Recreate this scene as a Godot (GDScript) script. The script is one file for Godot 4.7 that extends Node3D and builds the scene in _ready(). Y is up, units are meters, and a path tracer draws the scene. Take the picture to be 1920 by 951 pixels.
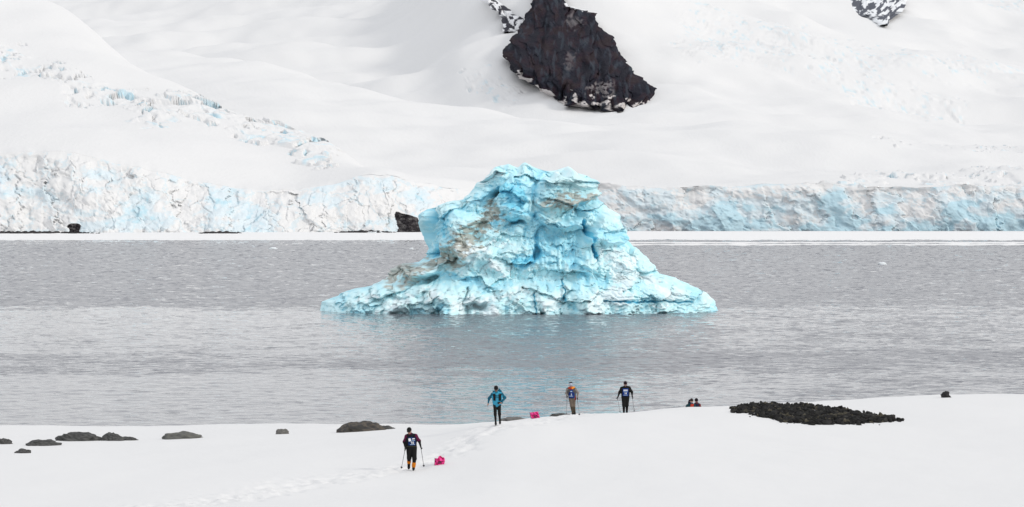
extends Node3D
# A telephoto view over a snowy shore: walkers, a blue iceberg in a grey bay, glaciers behind.
# Bearings are given in photograph pixels (1920 wide) and turned into metres with a distance.
const F := 5000.0        # focal length in those pixels
const CAM_H := 16.8      # camera height over the water
const HORIZON := 380.0

var rng := RandomNumberGenerator.new()
var used := {}
var M := {}

func at(px: float, py: float, d: float) -> Vector3:
	return Vector3((px - 960.0) / F * d, CAM_H - (py - HORIZON) / F * d, -d)

# ---------------------------------------------------------------- helpers
func numbered(called: String) -> String:
	if not used.has(called):
		used[called] = 0
		return called
	used[called] += 1
	return "%s_%03d" % [called, used[called]]

func thing(called: String, label: String, category: String, pos := Vector3.ZERO, group := "") -> Node3D:
	var o := Node3D.new()
	o.name = numbered(called)
	add_child(o)
	o.position = pos
	tag(o, label, category, group)
	return o

func tag(o: Node, label: String, category: String, group := "", kind := "") -> void:
	o.set_meta("label", label)
	if category != "": o.set_meta("category", category)
	if group != "": o.set_meta("group", group)
	if kind != "": o.set_meta("kind", kind)

func put(called: String, mesh: Mesh, mat: Material, parent: Node = null) -> MeshInstance3D:
	var o := MeshInstance3D.new()
	o.mesh = mesh
	if mat: o.material_override = mat
	if parent == null:
		o.name = numbered(called)
		add_child(o)
	else:
		o.name = called
		parent.add_child(o, true)
	return o

func noise(seed_: int, freq: float, octaves := 3, type := FastNoiseLite.TYPE_SIMPLEX_SMOOTH) -> FastNoiseLite:
	var n := FastNoiseLite.new()
	n.seed = seed_
	n.noise_type = type
	n.frequency = freq
	n.fractal_octaves = octaves
	n.fractal_type = FastNoiseLite.FRACTAL_FBM if octaves > 1 else FastNoiseLite.FRACTAL_NONE
	return n

func cells(seed_: int, freq: float, ret: int, jitter := 1.0) -> FastNoiseLite:
	var n := FastNoiseLite.new()
	n.seed = seed_
	n.noise_type = FastNoiseLite.TYPE_CELLULAR
	n.frequency = freq
	n.fractal_type = FastNoiseLite.FRACTAL_NONE
	n.cellular_return_type = ret
	n.cellular_jitter = jitter
	return n

func normal_tex(seed_: int, freq: float, octaves: int, strength: float, size := 512) -> NoiseTexture2D:
	var t := NoiseTexture2D.new()
	t.width = size
	t.height = size
	t.seamless = true
	t.as_normal_map = true
	t.bump_strength = strength
	t.noise = noise(seed_, freq, octaves)
	return t

func vmat(rough: float, ntex: Texture2D = null, nscale := 1.0, tile := 1.0) -> StandardMaterial3D:
	var m := StandardMaterial3D.new()
	m.vertex_color_use_as_albedo = true
	m.roughness = rough
	if ntex:
		m.normal_enabled = true
		m.normal_texture = ntex
		m.normal_scale = nscale
		m.uv1_triplanar = true
		m.uv1_world_triplanar = true
		m.uv1_scale = Vector3.ONE * tile
	return m

func flat_mat(c: Color, rough := 0.85, metal := 0.0) -> StandardMaterial3D:
	var m := StandardMaterial3D.new()
	m.albedo_color = c.linear_to_srgb()
	m.roughness = rough
	m.metallic = metal
	return m

# a mesh from a grid of points; wrap joins the last column to the first
func grid_mesh(pts: PackedVector3Array, cols: PackedColorArray, w: int, h: int, wrap := false, flip := false, given := PackedVector3Array()) -> ArrayMesh:
	var nrm := PackedVector3Array()
	if given.size() > 0:
		nrm = given
	else:
		nrm.resize(pts.size())
		for j in h:
			var j0 := maxi(j - 1, 0) * w
			var j1 := mini(j + 1, h - 1) * w
			for i in w:
				var i0 := i - 1
				var i1 := i + 1
				if wrap:
					i0 = (i0 + w) % w
					i1 = i1 % w
				else:
					i0 = maxi(i0, 0)
					i1 = mini(i1, w - 1)
				var n := (pts[j * w + i1] - pts[j * w + i0]).cross(pts[j1 + i] - pts[j0 + i])
				if flip: n = -n
				nrm[j * w + i] = n.normalized() if n.length_squared() > 1e-12 else Vector3.UP
	var idx := PackedInt32Array()
	var ww := w if wrap else w - 1
	idx.resize(ww * (h - 1) * 6)
	var k := 0
	for j in h - 1:
		for i in ww:
			var a := j * w + i
			var b := j * w + (i + 1) % w
			var c := a + w
			var e := b + w
			if flip:
				idx[k] = a; idx[k + 1] = b; idx[k + 2] = c
				idx[k + 3] = b; idx[k + 4] = e; idx[k + 5] = c
			else:
				idx[k] = a; idx[k + 1] = c; idx[k + 2] = b
				idx[k + 3] = b; idx[k + 4] = c; idx[k + 5] = e
			k += 6
	var arr := []
	arr.resize(Mesh.ARRAY_MAX)
	arr[Mesh.ARRAY_VERTEX] = pts
	arr[Mesh.ARRAY_NORMAL] = nrm
	if cols.size() > 0: arr[Mesh.ARRAY_COLOR] = cols
	arr[Mesh.ARRAY_INDEX] = idx
	var m := ArrayMesh.new()
	m.add_surface_from_arrays(Mesh.PRIMITIVE_TRIANGLES, arr)
	return m

# smooth curve through (xs, ys), with tangents from neighbours
func curve(xs: Array, ys: Array, x: float) -> float:
	var n := xs.size()
	if x <= xs[0]: return ys[0]
	if x >= xs[n - 1]: return ys[n - 1]
	var i := 0
	while x > xs[i + 1]: i += 1
	var x0: float = xs[i]
	var x1: float = xs[i + 1]
	var y0: float = ys[i]
	var y1: float = ys[i + 1]
	var h := x1 - x0
	var s := (y1 - y0) / h
	var m0 := s
	var m1 := s
	if i > 0:
		var sp: float = (y0 - ys[i - 1]) / (x0 - xs[i - 1])
		m0 = 0.0 if sp * s <= 0.0 else (sp + s) * 0.5
	if i < n - 2:
		var sn: float = (ys[i + 2] - y1) / (xs[i + 2] - x1)
		m1 = 0.0 if sn * s <= 0.0 else (sn + s) * 0.5
	var t := (x - x0) / h
	var t2 := t * t
	var t3 := t2 * t
	return (2 * t3 - 3 * t2 + 1) * y0 + (t3 - 2 * t2 + t) * h * m0 + (-2 * t3 + 3 * t2) * y1 + (t3 - t2) * h * m1

func lin(xs: Array, ys: Array, x: float) -> float:
	var n := xs.size()
	if x <= xs[0]: return ys[0]
	if x >= xs[n - 1]: return ys[n - 1]
	var i := 0
	while x > xs[i + 1]: i += 1
	return lerpf(ys[i], ys[i + 1], (x - xs[i]) / (xs[i + 1] - xs[i]))

var line_boxes := {}
func line_box(pl: Array) -> Rect2:
	var k: Vector2 = pl[0] * 7.0 + pl[pl.size() - 1] * 3.0
	if not line_boxes.has(k):
		var r := Rect2(pl[0], Vector2.ZERO)
		for q in pl: r = r.expand(q)
		line_boxes[k] = r.grow(60.0)
	return line_boxes[k]

# distance from a point to a polyline, in pixels
func line_dist(p: Vector2, pl: Array) -> float:
	var best := 1e9
	if pl.size() > 2 and not line_box(pl).has_point(p): return best
	for i in pl.size() - 1:
		var c := Geometry2D.get_closest_point_to_segment(p, pl[i], pl[i + 1])
		best = minf(best, c.distance_to(p))
	return best

# ---------------------------------------------------------------- near snow
var SNOW_D := [20.0, 60.0, 95.0, 108.0, 120.0, 134.0, 150.0, 170.0, 195.0, 230.0]
var SNOW_PX := [-500.0, 0.0, 300.0, 640.0, 800.0, 930.0, 1000.0, 1072.0, 1173.0, 1300.0, 1400.0, 1500.0, 1700.0, 1920.0, 2500.0]
var SNOW_H := [
	[12.6, 9.3, 6.1, 5.8, 5.4, 4.7, 3.7, 2.3, 0.35, -3.0],
	[12.6, 9.2, 6.0, 5.75, 5.4, 4.7, 3.65, 2.3, 0.4, -3.0],
	[12.6, 9.2, 6.0, 5.8, 5.5, 4.8, 3.7, 2.3, 0.45, -3.0],
	[12.6, 9.2, 6.0, 5.85, 5.7, 5.1, 4.0, 2.5, 0.55, -3.0],
	[12.6, 9.2, 6.05, 6.0, 6.1, 5.45, 4.2, 2.6, 0.4, -3.0],
	[12.6, 9.2, 6.1, 6.3, 6.7, 5.75, 4.3, 2.4, -0.2, -3.2],
	[12.6, 9.2, 6.1, 6.35, 6.7, 5.95, 4.4, 2.3, -0.4, -3.3],
	[12.6, 9.2, 6.1, 6.4, 6.6, 6.15, 4.4, 2.0, -0.8, -3.4],
	[12.6, 9.2, 6.1, 6.4, 6.5, 6.3, 4.2, 1.8, -0.8, -3.5],
	[12.6, 9.2, 6.1, 6.3, 6.4, 6.4, 4.2, 1.6, -0.8, -3.5],
	[12.6, 9.2, 6.1, 6.2, 6.3, 6.25, 5.3, 2.0, -0.6, -3.5],
	[12.6, 9.2, 6.1, 6.2, 6.2, 6.12, 5.5, 2.5, -0.5, -3.5],
	[12.6, 9.2, 6.1, 6.1, 6.1, 6.0, 5.8, 3.5, 0.0, -3.5],
	[12.6, 9.2, 6.1, 6.1, 6.05, 6.0, 5.9, 4.0, 0.2, -3.5],
	[12.6, 9.2, 6.1, 6.1, 6.05, 6.0, 5.9, 4.0, 0.2, -3.5]]
var n_drift: FastNoiseLite
var n_foot: FastNoiseLite
var n_foot2: FastNoiseLite
var trail := []

var snow_table := PackedFloat32Array()   # heights every 20 pixels of bearing and 0.5 m of distance

func snow_base(px: float, d: float) -> float:
	if snow_table.is_empty():
		for j in 301:
			var hs := []
			for c in SNOW_H: hs.append(curve(SNOW_D, c, 80.0 + j * 0.5))
			for i in 151: snow_table.append(curve(SNOW_PX, hs, -500.0 + i * 20.0))
	var u := clampf((px + 500.0) / 20.0, 0.0, 149.99)
	var v := clampf((d - 80.0) * 2.0, 0.0, 299.99)
	var i0 := int(u)
	var k := int(v) * 151 + i0
	return lerpf(lerpf(snow_table[k], snow_table[k + 1], u - i0), lerpf(snow_table[k + 151], snow_table[k + 152], u - i0), v - int(v))

func snow_detail(x: float, d: float) -> float:
	return n_drift.get_noise_2d(x, d * 0.6) * 0.17

func snow_height(px: float, d: float) -> float:
	return snow_base(px, d) + snow_detail((px - 960.0) / F * d, d)

# where the sight line through a photograph pixel meets the snow
func on_snow(px: float, py: float) -> Vector3:
	var d := 85.0
	while d < 225.0:
		if at(px, py, d).y <= snow_height(px, d): break
		d += 0.2
	var p := at(px, py, d)
	p.y = snow_height(px, d)
	return p

func snow_at(x: float, d: float) -> float:
	return snow_height(x / d * F + 960.0, d)

func build_snow() -> void:
	n_drift = noise(11, 0.07, 3)
	n_foot = noise(12, 1.5, 3)
	n_foot2 = cells(13, 1.15, FastNoiseLite.RETURN_DISTANCE)
	# the trodden line: from below the frame past the walkers
	for q in [[250, 975], [420, 940], [560, 912], [680, 890], [772, 874], [840, 852], [900, 815], [932, 801], [985, 795], [1040, 787], [1074, 780]]:
		var p := on_snow(q[0], minf(q[1], 960.0))
		if q[1] > 951: p = Vector3((q[0] - 960.0) / F * 93.0, 0, -93.0)
		trail.append(Vector2(p.x, -p.z))
	var e: Vector2 = trail[trail.size() - 1]
	trail.append(Vector2((1173 - 960.0) / F * 141.0, 141.0))
	trail.append(Vector2((1300 - 960.0) / F * 152.0, 152.0))
	var trail2 := []
	for p in trail: trail2.append(p + Vector2(-0.9, 0.8))
	var ds := []
	var d := 20.0
	while d < 88.0:
		ds.append(d); d += 3.0
	while d < 160.0:
		ds.append(d); d += 0.16
	while d < 230.0:
		ds.append(d); d += 0.5
	var w := 560
	var h := ds.size()
	var pts := PackedVector3Array()
	pts.resize(w * h)
	for j in h:
		d = ds[j]
		var hs := []
		for c in SNOW_H: hs.append(curve(SNOW_D, c, d))
		for i in w:
			var px := lerpf(-460.0, 2380.0, float(i) / (w - 1))
			var x := (px - 960.0) / F * d
			var y := curve(SNOW_PX, hs, px) + snow_detail(x, d)
			if d > 88.0 and d < 158.0 and px < 1340.0 and px > -100.0:
				var q := Vector2(x, d)
				var t := line_dist(q, trail)
				if t < 2.4:
					var wgt := 1.0 - smoothstep(0.35, 1.3, t + n_drift.get_noise_2d(x * 9.0, d * 9.0) * 0.8)
					var steps := 1.0 - smoothstep(0.16, 0.42, (n_foot2.get_noise_2d(x, d) + 1.0) * 0.72)
					y += wgt * (n_foot.get_noise_2d(x, d) * 0.10 - steps * 0.11)
				t = line_dist(q, trail2)
				if t < 1.6:
					var wg2 := 1.0 - smoothstep(0.1, 0.9, t + n_drift.get_noise_2d(x * 7.0 + 50.0, d * 7.0) * 0.9)
					y += wg2 * n_foot.get_noise_2d(x + 30.0, d) * 0.06
			y += n_foot.get_noise_2d(x * 0.45, d * 0.3) * 0.012
			pts[j * w + i] = Vector3(x, y, -d)
	var o := put("snow_ground", grid_mesh(pts, PackedColorArray(), w, h), M.snow)
	tag(o, "smooth white snow field along the near shore with a trodden trail", "", "", "structure")

# ---------------------------------------------------------------- water
func build_water() -> void:
	var na := noise(21, 0.30, 2)
	var nb := noise(22, 0.9, 2)
	var nm := noise(23, 0.02, 3)
	var ds := []
	var py := 860.0
	while py > 430.0:
		ds.append(CAM_H * F / (py - HORIZON))
		py -= 0.62
	ds.append(1750.0)
	var w := 820
	var h := ds.size()
	var pts := PackedVector3Array()
	var nrm := PackedVector3Array()
	pts.resize(w * h)
	nrm.resize(w * h)
	var ruf := PackedFloat32Array()
	ruf.resize(w * h)
	# how ruffled the water is, from the near shore to the far one (gusts and slicks)
	var rp := [430, 440, 450, 456, 475, 520, 560, 576, 584, 600, 630, 655, 672, 684, 694, 702, 730, 770, 800, 860]
	var ra := [0.0, 0.0, 0.6, 1.1, 1.1, 1.0, 0.95, 0.85, 0.15, 0.15, 0.25, 0.35, 0.85, 0.9, 0.6, 0.0, 0.0, 0.0, 0.0, 0.0]
	for j in h:
		var d: float = ds[j]
		var yy := HORIZON + CAM_H * F / d
		for i in w:
			var px := lerpf(-260.0, 2180.0, float(i) / (w - 1))
			var x := (px - 960.0) / F * d
			var g := nm.get_noise_2d(x * 0.8, d * 1.6)
			var g2 := nm.get_noise_2d(x * 3.0 + 400.0, d * 3.0)
			var a := lin(rp, ra, yy + g * 16.0 + (px - 960.0) * 0.004)
			if px > 1200.0: a = lerpf(a, 0.6, smoothstep(1200.0, 1700.0, px) * 0.5 * float(yy > 570.0))
			# extra ruffling added to mute the berg's reflection; near left set calmer
			if yy > 588.0: a += 0.5 * smoothstep(700.0, 850.0, px) * smoothstep(1400.0, 1250.0, px) * smoothstep(790.0, 640.0, yy)
			if yy > 575.0: a -= 0.3 * smoothstep(820.0, 600.0, px)
			a += g2 * 0.5
			ruf[j * w + i] = a + nb.get_noise_2d(x * 0.25 + 70.0, d * 0.7) * 0.9 + na.get_noise_2d(x * 0.5, d * 3.0 + 40.0) * 0.6
			a = 0.8 + clampf(a, 0.0, 1.3) * 1.6
			var s := 0.5
			var h0 := na.get_noise_2d(x * 0.9, d) * 0.09 + nb.get_noise_2d(x * 0.7, d) * 0.045
			var hx := na.get_noise_2d((x + s) * 0.9, d) * 0.09 + nb.get_noise_2d((x + s) * 0.7, d) * 0.045
			var hz := na.get_noise_2d(x * 0.9, d + s) * 0.09 + nb.get_noise_2d(x * 0.7, d + s) * 0.045
			pts[j * w + i] = Vector3(x, h0 * minf(a, 1.0), -d)
			nrm[j * w + i] = Vector3(-(hx - h0) / s * a, 1.0, (hz - h0) / s * a).normalized()
	# calm slicks and wind-ruffled patches are two surfaces of the one sheet
	var calm := PackedInt32Array()
	var breezy := PackedInt32Array()
	var windy := PackedInt32Array()
	for j in h - 1:
		for i in w - 1:
			var k := j * w + i
			var q := PackedInt32Array([k, k + w, k + 1, k + 1, k + w, k + w + 1])
			if ruf[k] > 0.62: windy.append_array(q)
			elif ruf[k] > 0.38: breezy.append_array(q)
			else: calm.append_array(q)
	var mesh := ArrayMesh.new()
	for q in [[calm, M.water], [breezy, M.water_breeze], [windy, M.water_wind]]:
		var arr := []
		arr.resize(Mesh.ARRAY_MAX)
		arr[Mesh.ARRAY_VERTEX] = pts
		arr[Mesh.ARRAY_NORMAL] = nrm
		arr[Mesh.ARRAY_INDEX] = q[0]
		mesh.add_surface_from_arrays(Mesh.PRIMITIVE_TRIANGLES, arr)
		mesh.surface_set_material(mesh.get_surface_count() - 1, q[1])
	var o := put("water", mesh, null)
	tag(o, "grey rippled sea water of the bay", "", "", "structure")

# ---------------------------------------------------------------- glaciers
func cr(a: Vector3, b: Vector3, c: Vector3, e: Vector3, t: float) -> Vector3:
	return b.cubic_interpolate(c, a, e, t)

# net[row][col] = (px, d, py); returns points of the smooth sheet through it
func patch(net: Array, u: float, v: float) -> Vector3:
	var nr := net.size()
	var nc: int = net[0].size()
	var i := clampi(int(u), 0, nc - 2)
	var j := clampi(int(v), 0, nr - 2)
	var q := []
	for jj in [maxi(j - 1, 0), j, j + 1, mini(j + 2, nr - 1)]:
		var r: Array = net[jj]
		q.append(cr(r[maxi(i - 1, 0)], r[i], r[i + 1], r[mini(i + 2, nc - 1)], u - i))
	return cr(q[0], q[1], q[2], q[3], v - j)

var crev_zones := []   # [polyline in pixels, half width]

func crevassed(px: float, py: float, zones: Array) -> float:
	var m := 0.0
	for z in zones:
		m = maxf(m, 1.0 - smoothstep(z[1] * 0.55, z[1], line_dist(Vector2(px, py), z[0])))
	return m

# one glacier: a broken ice front at the water, then a snow slope; cliff is the share of rows for the front
func glacier(net: Array, w: int, hs: int, hc: int, front: Array, zones: Array, seed_: int, blue: Callable) -> ArrayMesh:
	var n1 := noise(seed_, 0.03, 2)
	var n2 := noise(seed_ + 1, 0.10, 3)
	var nt := noise(seed_ + 2, 0.02, 4)
	var nsm := noise(seed_ + 3, 0.004, 3)
	var cb := cells(seed_ + 4, 0.06, FastNoiseLite.RETURN_CELL_VALUE)
	var cd := cells(seed_ + 4, 0.06, FastNoiseLite.RETURN_DISTANCE2_SUB)
	var cb2 := cells(seed_ + 5, 0.032, FastNoiseLite.RETURN_CELL_VALUE)
	var cd2 := cells(seed_ + 5, 0.032, FastNoiseLite.RETURN_DISTANCE2_SUB)
	var npatch := noise(seed_ + 6, 0.03, 5)
	var ncol := noise(seed_ + 7, 0.05, 5)
	var h := hc + hs
	var pts := PackedVector3Array()
	var col := PackedColorArray()
	pts.resize(w * h)
	col.resize(w * h)
	var white := Color(0.74, 0.74, 0.74)
	var ice := Color(0.44, 0.665, 0.76)
	var pale := Color(0.66, 0.745, 0.785)
	var grit := Color(0.58, 0.57, 0.55)
	var nc: int = net[0].size()
	for i in w:
		var u := float(i) / (w - 1) * (nc - 1)
		var top := patch(net, u, 0.0)
		var bx := (top.x - 960.0) / F * top.y
		var dy: float = nt.get_noise_1d(bx * 1.0) * front[1] + n2.get_noise_1d(bx * 0.6) * front[1] * 0.2
		var y1: float = CAM_H - (top.z - HORIZON) / F * top.y + dy
		for j in h:
			var p: Vector3
			var c := white
			if j < hc:
				var t := float(j) / (hc - 1)
				var y := lerpf(-1.5, y1, t)
				# the front: blocks, ledges and hollows in and out of the face
				var x := bx
				var wx := x + n2.get_noise_2d(x * 0.9, y * 1.2 + 70.0) * 6.0 + y * 0.25
				var wy := y + n2.get_noise_2d(x * 0.9 + 90.0, y * 1.2) * 5.0
				var face := n1.get_noise_2d(wx * 0.8, wy * 0.8) * 9.0
				var ed := cd.get_noise_2d(wx * 1.2, wy * 1.1) + 1.0
				var fc := facet(wx / 17.0, wy / 30.0, seed_, 1.4)
				face += fc.x * 2.3 - (1.0 - smoothstep(0.0, 0.08, fc.y)) * 1.0
				var fs := facet(x / 6.0, y / 8.0, seed_ + 3, 2.2)
				face += fs.x * 0.75 - (1.0 - smoothstep(0.0, 0.08, fs.y)) * 0.4
				face += n2.get_noise_2d(x, y * 1.2) * 1.0 + npatch.get_noise_2d(x * 9.0, y * 9.0) * 0.5
				face *= front[2] * (1.0 - smoothstep(0.9, 1.0, t))
				var dd: float = top.y - front[0] * (1.0 - pow(t, 1.4)) - face
				p = Vector3((top.x - 960.0) / F * top.y + n2.get_noise_2d(x * 2.0 + 33.0, y * 2.0) * 0.5, y, -dd)
				var b: float = blue.call(top.x, HORIZON + (CAM_H - y) / top.y * F)
				var pn := ncol.get_noise_2d(x * 0.45, y * 1.0) * 1.0 + ncol.get_noise_2d(x * 4.0, y * 4.0) * 0.3 + fc.x * 0.12
				c = white.lerp(pale, smoothstep(-0.25, 0.0, pn + b - 0.45))
				c = c.lerp(ice, smoothstep(0.0, 0.22, pn + b - 0.62) * 0.75)
				if ed < 0.05: c = c.lerp(ice, 0.3)
				var gr := npatch.get_noise_2d(wx * 2.1 + 500.0, wy * 5.0)
				c = c.lerp(grit, smoothstep(0.28, 0.44, gr) * 0.12)
			else:
				var v := pow(float(j - hc) / (hs - 1), 1.0) * (net.size() - 1)
				var q := patch(net, u, v)
				var x2 := (q.x - 960.0) / F * q.y
				p = at(q.x, q.z, q.y)
				p.y += dy * (1.0 - smoothstep(0.0, 0.3, v))
				p.y += (nsm.get_noise_2d(x2, q.y * 0.6) * 12.0 + nsm.get_noise_2d(x2 * 0.3 + 999.0, q.y * 0.35) * 42.0 * front[4]) * smoothstep(0.0, 1.0, v) * smoothstep(50.0, 160.0, Vector2(q.x, q.z).distance_to(Vector2(1636, 20))) + n2.get_noise_2d(x2 * 0.3, q.y * 0.2) * 0.35
				var m := crevassed(q.x + n1.get_noise_2d(x2, q.y) * 40.0, q.z + n1.get_noise_2d(x2 + 300.0, q.y) * 26.0, zones) if zones.size() > 0 else 0.0
				# rough lip just above the front
				m = maxf(m, (1.0 - smoothstep(0.0, front[3], v + n1.get_noise_2d(x2 + 900.0, q.y) * front[3])) * 0.4)
				if m > 0.01:
					var wx2 := x2 + n1.get_noise_2d(x2, q.y * 0.7) * 16.0
					var wd2 := q.y * 0.42 + n1.get_noise_2d(x2 + 77.0, q.y * 0.7) * 12.0
					var e2 := cd2.get_noise_2d(wx2, wd2 * 1.4) + 1.0
					var keep: float = smoothstep(0.02, 0.3, m + npatch.get_noise_2d(x2 * 0.5, q.y * 0.2) * 1.1 - 0.55) * front[5]
					p.y += keep * (cb2.get_noise_2d(wx2, wd2 * 1.4) * 2.6 - (1.0 - smoothstep(0.0, 0.12, e2)) * 2.6 + n2.get_noise_2d(x2, q.y * 0.5) * 1.0)
					var pn2 := npatch.get_noise_2d(wx2 * 1.5 + 100.0, wd2 * 2.5)
					c = c.lerp(pale, keep * smoothstep(0.1, 0.4, pn2) * 0.6)
					if e2 < 0.08 and pn2 > 0.12: c = c.lerp(ice, 0.7 * keep)
					c = c.lerp(ice, keep * smoothstep(0.36, 0.46, pn2) * 0.5)
			pts[j * w + i] = p
			col[j * w + i] = c
	return grid_mesh(pts, col, w, h)

func net_from(pxs: Array, rows: Array) -> Array:
	# rows: [[d...], [py...]] pairs
	var net := []
	for r in rows:
		var line := []
		for i in pxs.size(): line.append(Vector3(pxs[i], r[0][i], r[1][i]))
		net.append(line)
	return net

var upper_net := []

func build_glaciers() -> void:
	# upper slopes, far behind
	var pu := [-420, -100, 150, 300, 450, 600, 750, 870, 1000, 1150, 1300, 1450, 1600, 1760, 1920, 2360]
	upper_net = net_from(pu, [
		[[4300, 4250, 4150, 4050, 3850, 3600, 3350, 3150, 3000, 2900, 2850, 2850, 2850, 2850, 2850, 2900], [190, 190, 185, 180, 190, 210, 235, 250, 262, 270, 275, 285, 298, 310, 318, 330]],
		[[4900, 4850, 4700, 4550, 4250, 3950, 3650, 3350, 3200, 3150, 3150, 3200, 3200, 3200, 3250, 3300], [130, 125, 118, 112, 120, 145, 175, 205, 215, 218, 212, 215, 225, 240, 250, 262]],
		[[5600, 5550, 5400, 5250, 4850, 4400, 4050, 3600, 3450, 3400, 3450, 3600, 3650, 3700, 3750, 3900], [80, 75, 70, 66, 70, 90, 115, 130, 140, 140, 132, 135, 150, 170, 185, 200]],
		[[6300, 6250, 6100, 5900, 5500, 5000, 4500, 3950, 3750, 3700, 3850, 4150, 4300, 4400, 4500, 4700], [30, 28, 26, 24, 26, 38, 52, 55, 60, 60, 62, 62, 80, 105, 120, 140]],
		[[7000, 6950, 6800, 6600, 6200, 5700, 5000, 4250, 4000, 3980, 4250, 4700, 4900, 5000, 5200, 5500], [-15, -16, -18, -18, -16, -8, 2, -15, -20, -18, 8, 22, 38, 55, 70, 95]],
		[[8000, 7950, 7800, 7600, 7200, 6600, 5700, 4700, 4400, 4400, 4800, 5400, 5600, 5700, 6000, 6400], [-80, -80, -80, -80, -75, -60, -50, -90, -100, -90, -50, -40, -25, -5, 20, 50]]])
	var zu := [[[Vector2(1300, 60), Vector2(1440, 85), Vector2(1560, 110), Vector2(1640, 165), Vector2(1780, 195)], 34.0],
		[[Vector2(1560, 95), Vector2(1700, 120), Vector2(1920, 140)], 20.0],
		[[Vector2(880, 150), Vector2(960, 175)], 14.0]]
	var none := func(_x, _y): return 0.0
	var m := glacier(upper_net, 620, 200, 2, [2.0, 0.0, 0.0, 0.001, 1.0, 0.55], zu, 31, none)
	tag(put("mountain_slope", m, M.ice_snow), "wide white snow slope of the far mountain", "", "", "structure")
	# the high ridge behind on the right
	var pr := [1500, 1650, 1800, 1950, 2100, 2360]
	var nr := net_from(pr, [
		[[6800, 6600, 6500, 6500, 6500, 6500], [80, 90, 110, 125, 130, 130]],
		[[7400, 7200, 7100, 7100, 7100, 7100], [30, 28, 40, 55, 60, 60]],
		[[8200, 8000, 7900, 7900, 7900, 7900], [-40, -40, -30, -20, -20, -20]],
		[[9000, 9000, 9000, 9000, 9000, 9000], [-130, -130, -130, -130, -130, -130]]])
	var zr := [[[Vector2(1700, 5), Vector2(1800, 20), Vector2(1950, 40)], 40.0]]
	m = glacier(nr, 220, 90, 2, [2.0, 0.0, 0.0, 0.001, 1.0, 0.55], zr, 37, none)
	tag(put("mountain_ridge", m, M.ice_snow), "crevassed snow ridge high behind the mountain slope", "", "", "structure")
	# the low glacier across the bay
	var ps := [150, 300, 420, 540, 660, 790, 900, 1010, 1130, 1260, 1400, 1550, 1700, 1820, 1940, 2340]
	var ns := net_from(ps, [
		[[1640, 1640, 1640, 1640, 1630, 1625, 1620, 1615, 1610, 1605, 1605, 1600, 1595, 1590, 1590, 1590], [360, 360, 360, 358, 356, 352, 352, 350, 348, 349, 347, 347, 350, 348, 352, 352]],
		[[2000, 2000, 1980, 1960, 1900, 1850, 1800, 1800, 1790, 1780, 1780, 1770, 1770, 1770, 1770, 1770], [270, 275, 285, 295, 305, 318, 322, 320, 318, 320, 322, 326, 332, 334, 336, 338]],
		[[2700, 2650, 2550, 2450, 2350, 2250, 2180, 2150, 2120, 2100, 2080, 2060, 2050, 2050, 2050, 2050], [170, 180, 192, 210, 232, 250, 260, 268, 268, 268, 272, 285, 296, 300, 304, 306]],
		[[3350, 3300, 3200, 3050, 2900, 2750, 2650, 2580, 2540, 2500, 2480, 2450, 2430, 2430, 2430, 2430], [105, 106, 118, 138, 166, 196, 212, 221, 225, 229, 238, 251, 264, 268, 272, 275]],
		[[3600, 3560, 3480, 3330, 3150, 3000, 2900, 2820, 2760, 2720, 2700, 2670, 2650, 2650, 2650, 2650], [118, 120, 132, 152, 182, 216, 236, 248, 254, 260, 270, 284, 298, 302, 306, 310]]])
	var zs := [[[Vector2(1600, 338), Vector2(1760, 335), Vector2(1940, 338)], 14.0], [[Vector2(1640, 268), Vector2(1920, 276)], 5.0]]
	var bs := func(x, y): return 0.30 + 0.46 * smoothstep(372.0, 396.0, y + 18.0 * sin(x * 0.021) + 9.0 * sin(x * 0.057)) if x > 1000.0 else 0.2
	m = glacier(ns, 900, 150, 64, [8.0, 2.5, 0.45, 0.2, 0.25, 0.8], zs, 41, bs)
	tag(put("glacier_shelf", m, M.ice_snow), "low glacier with a broken pale blue ice front across the bay", "", "", "structure")
	# the steep glacier on the left
	var pl := [-420, -150, 0, 130, 240, 340, 440, 540, 630, 710, 785, 900]
	var nl := net_from(pl, [
		[[1520, 1520, 1520, 1520, 1520, 1525, 1530, 1535, 1545, 1555, 1570, 1600], [285, 286, 287, 289, 309, 330, 352, 358, 340, 324, 344, 360]],
		[[1650, 1650, 1650, 1645, 1640, 1635, 1625, 1620, 1610, 1605, 1610, 1640], [220, 225, 230, 240, 262, 283, 303, 318, 320, 328, 351, 368]],
		[[1800, 1800, 1800, 1780, 1760, 1740, 1710, 1690, 1660, 1640, 1640, 1660], [120, 140, 160, 182, 205, 232, 264, 290, 306, 332, 358, 376]],
		[[1980, 1980, 1980, 1940, 1900, 1850, 1800, 1750, 1700, 1665, 1660, 1680], [10, 45, 75, 105, 145, 190, 230, 270, 298, 336, 366, 386]],
		[[2300, 2300, 2300, 2220, 2120, 2010, 1910, 1830, 1750, 1700, 1690, 1700], [-140, -80, -32, 26, 97, 160, 212, 259, 296, 342, 378, 398]],
		[[2600, 2600, 2550, 2450, 2320, 2180, 2050, 1930, 1830, 1760, 1730, 1730], [-120, -60, 0, 70, 150, 215, 265, 305, 334, 366, 398, 415]]])
	var zl := [[[Vector2(-60, 80), Vector2(60, 120), Vector2(150, 160), Vector2(240, 180)], 26.0],
		[[Vector2(265, 215), Vector2(360, 205), Vector2(470, 240), Vector2(600, 290)], 32.0]]
	var bl := func(x, y): return 0.12 + 0.42 * (smoothstep(150.0, 30.0, absf(x - 320.0)) * smoothstep(385.0, 405.0, y + 10.0 * sin(x * 0.05)))
	m = glacier(nl, 760, 190, 84, [34.0, 3.0, 0.7, 0.22, 0.3, 1.0], zl, 51, bl)
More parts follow.
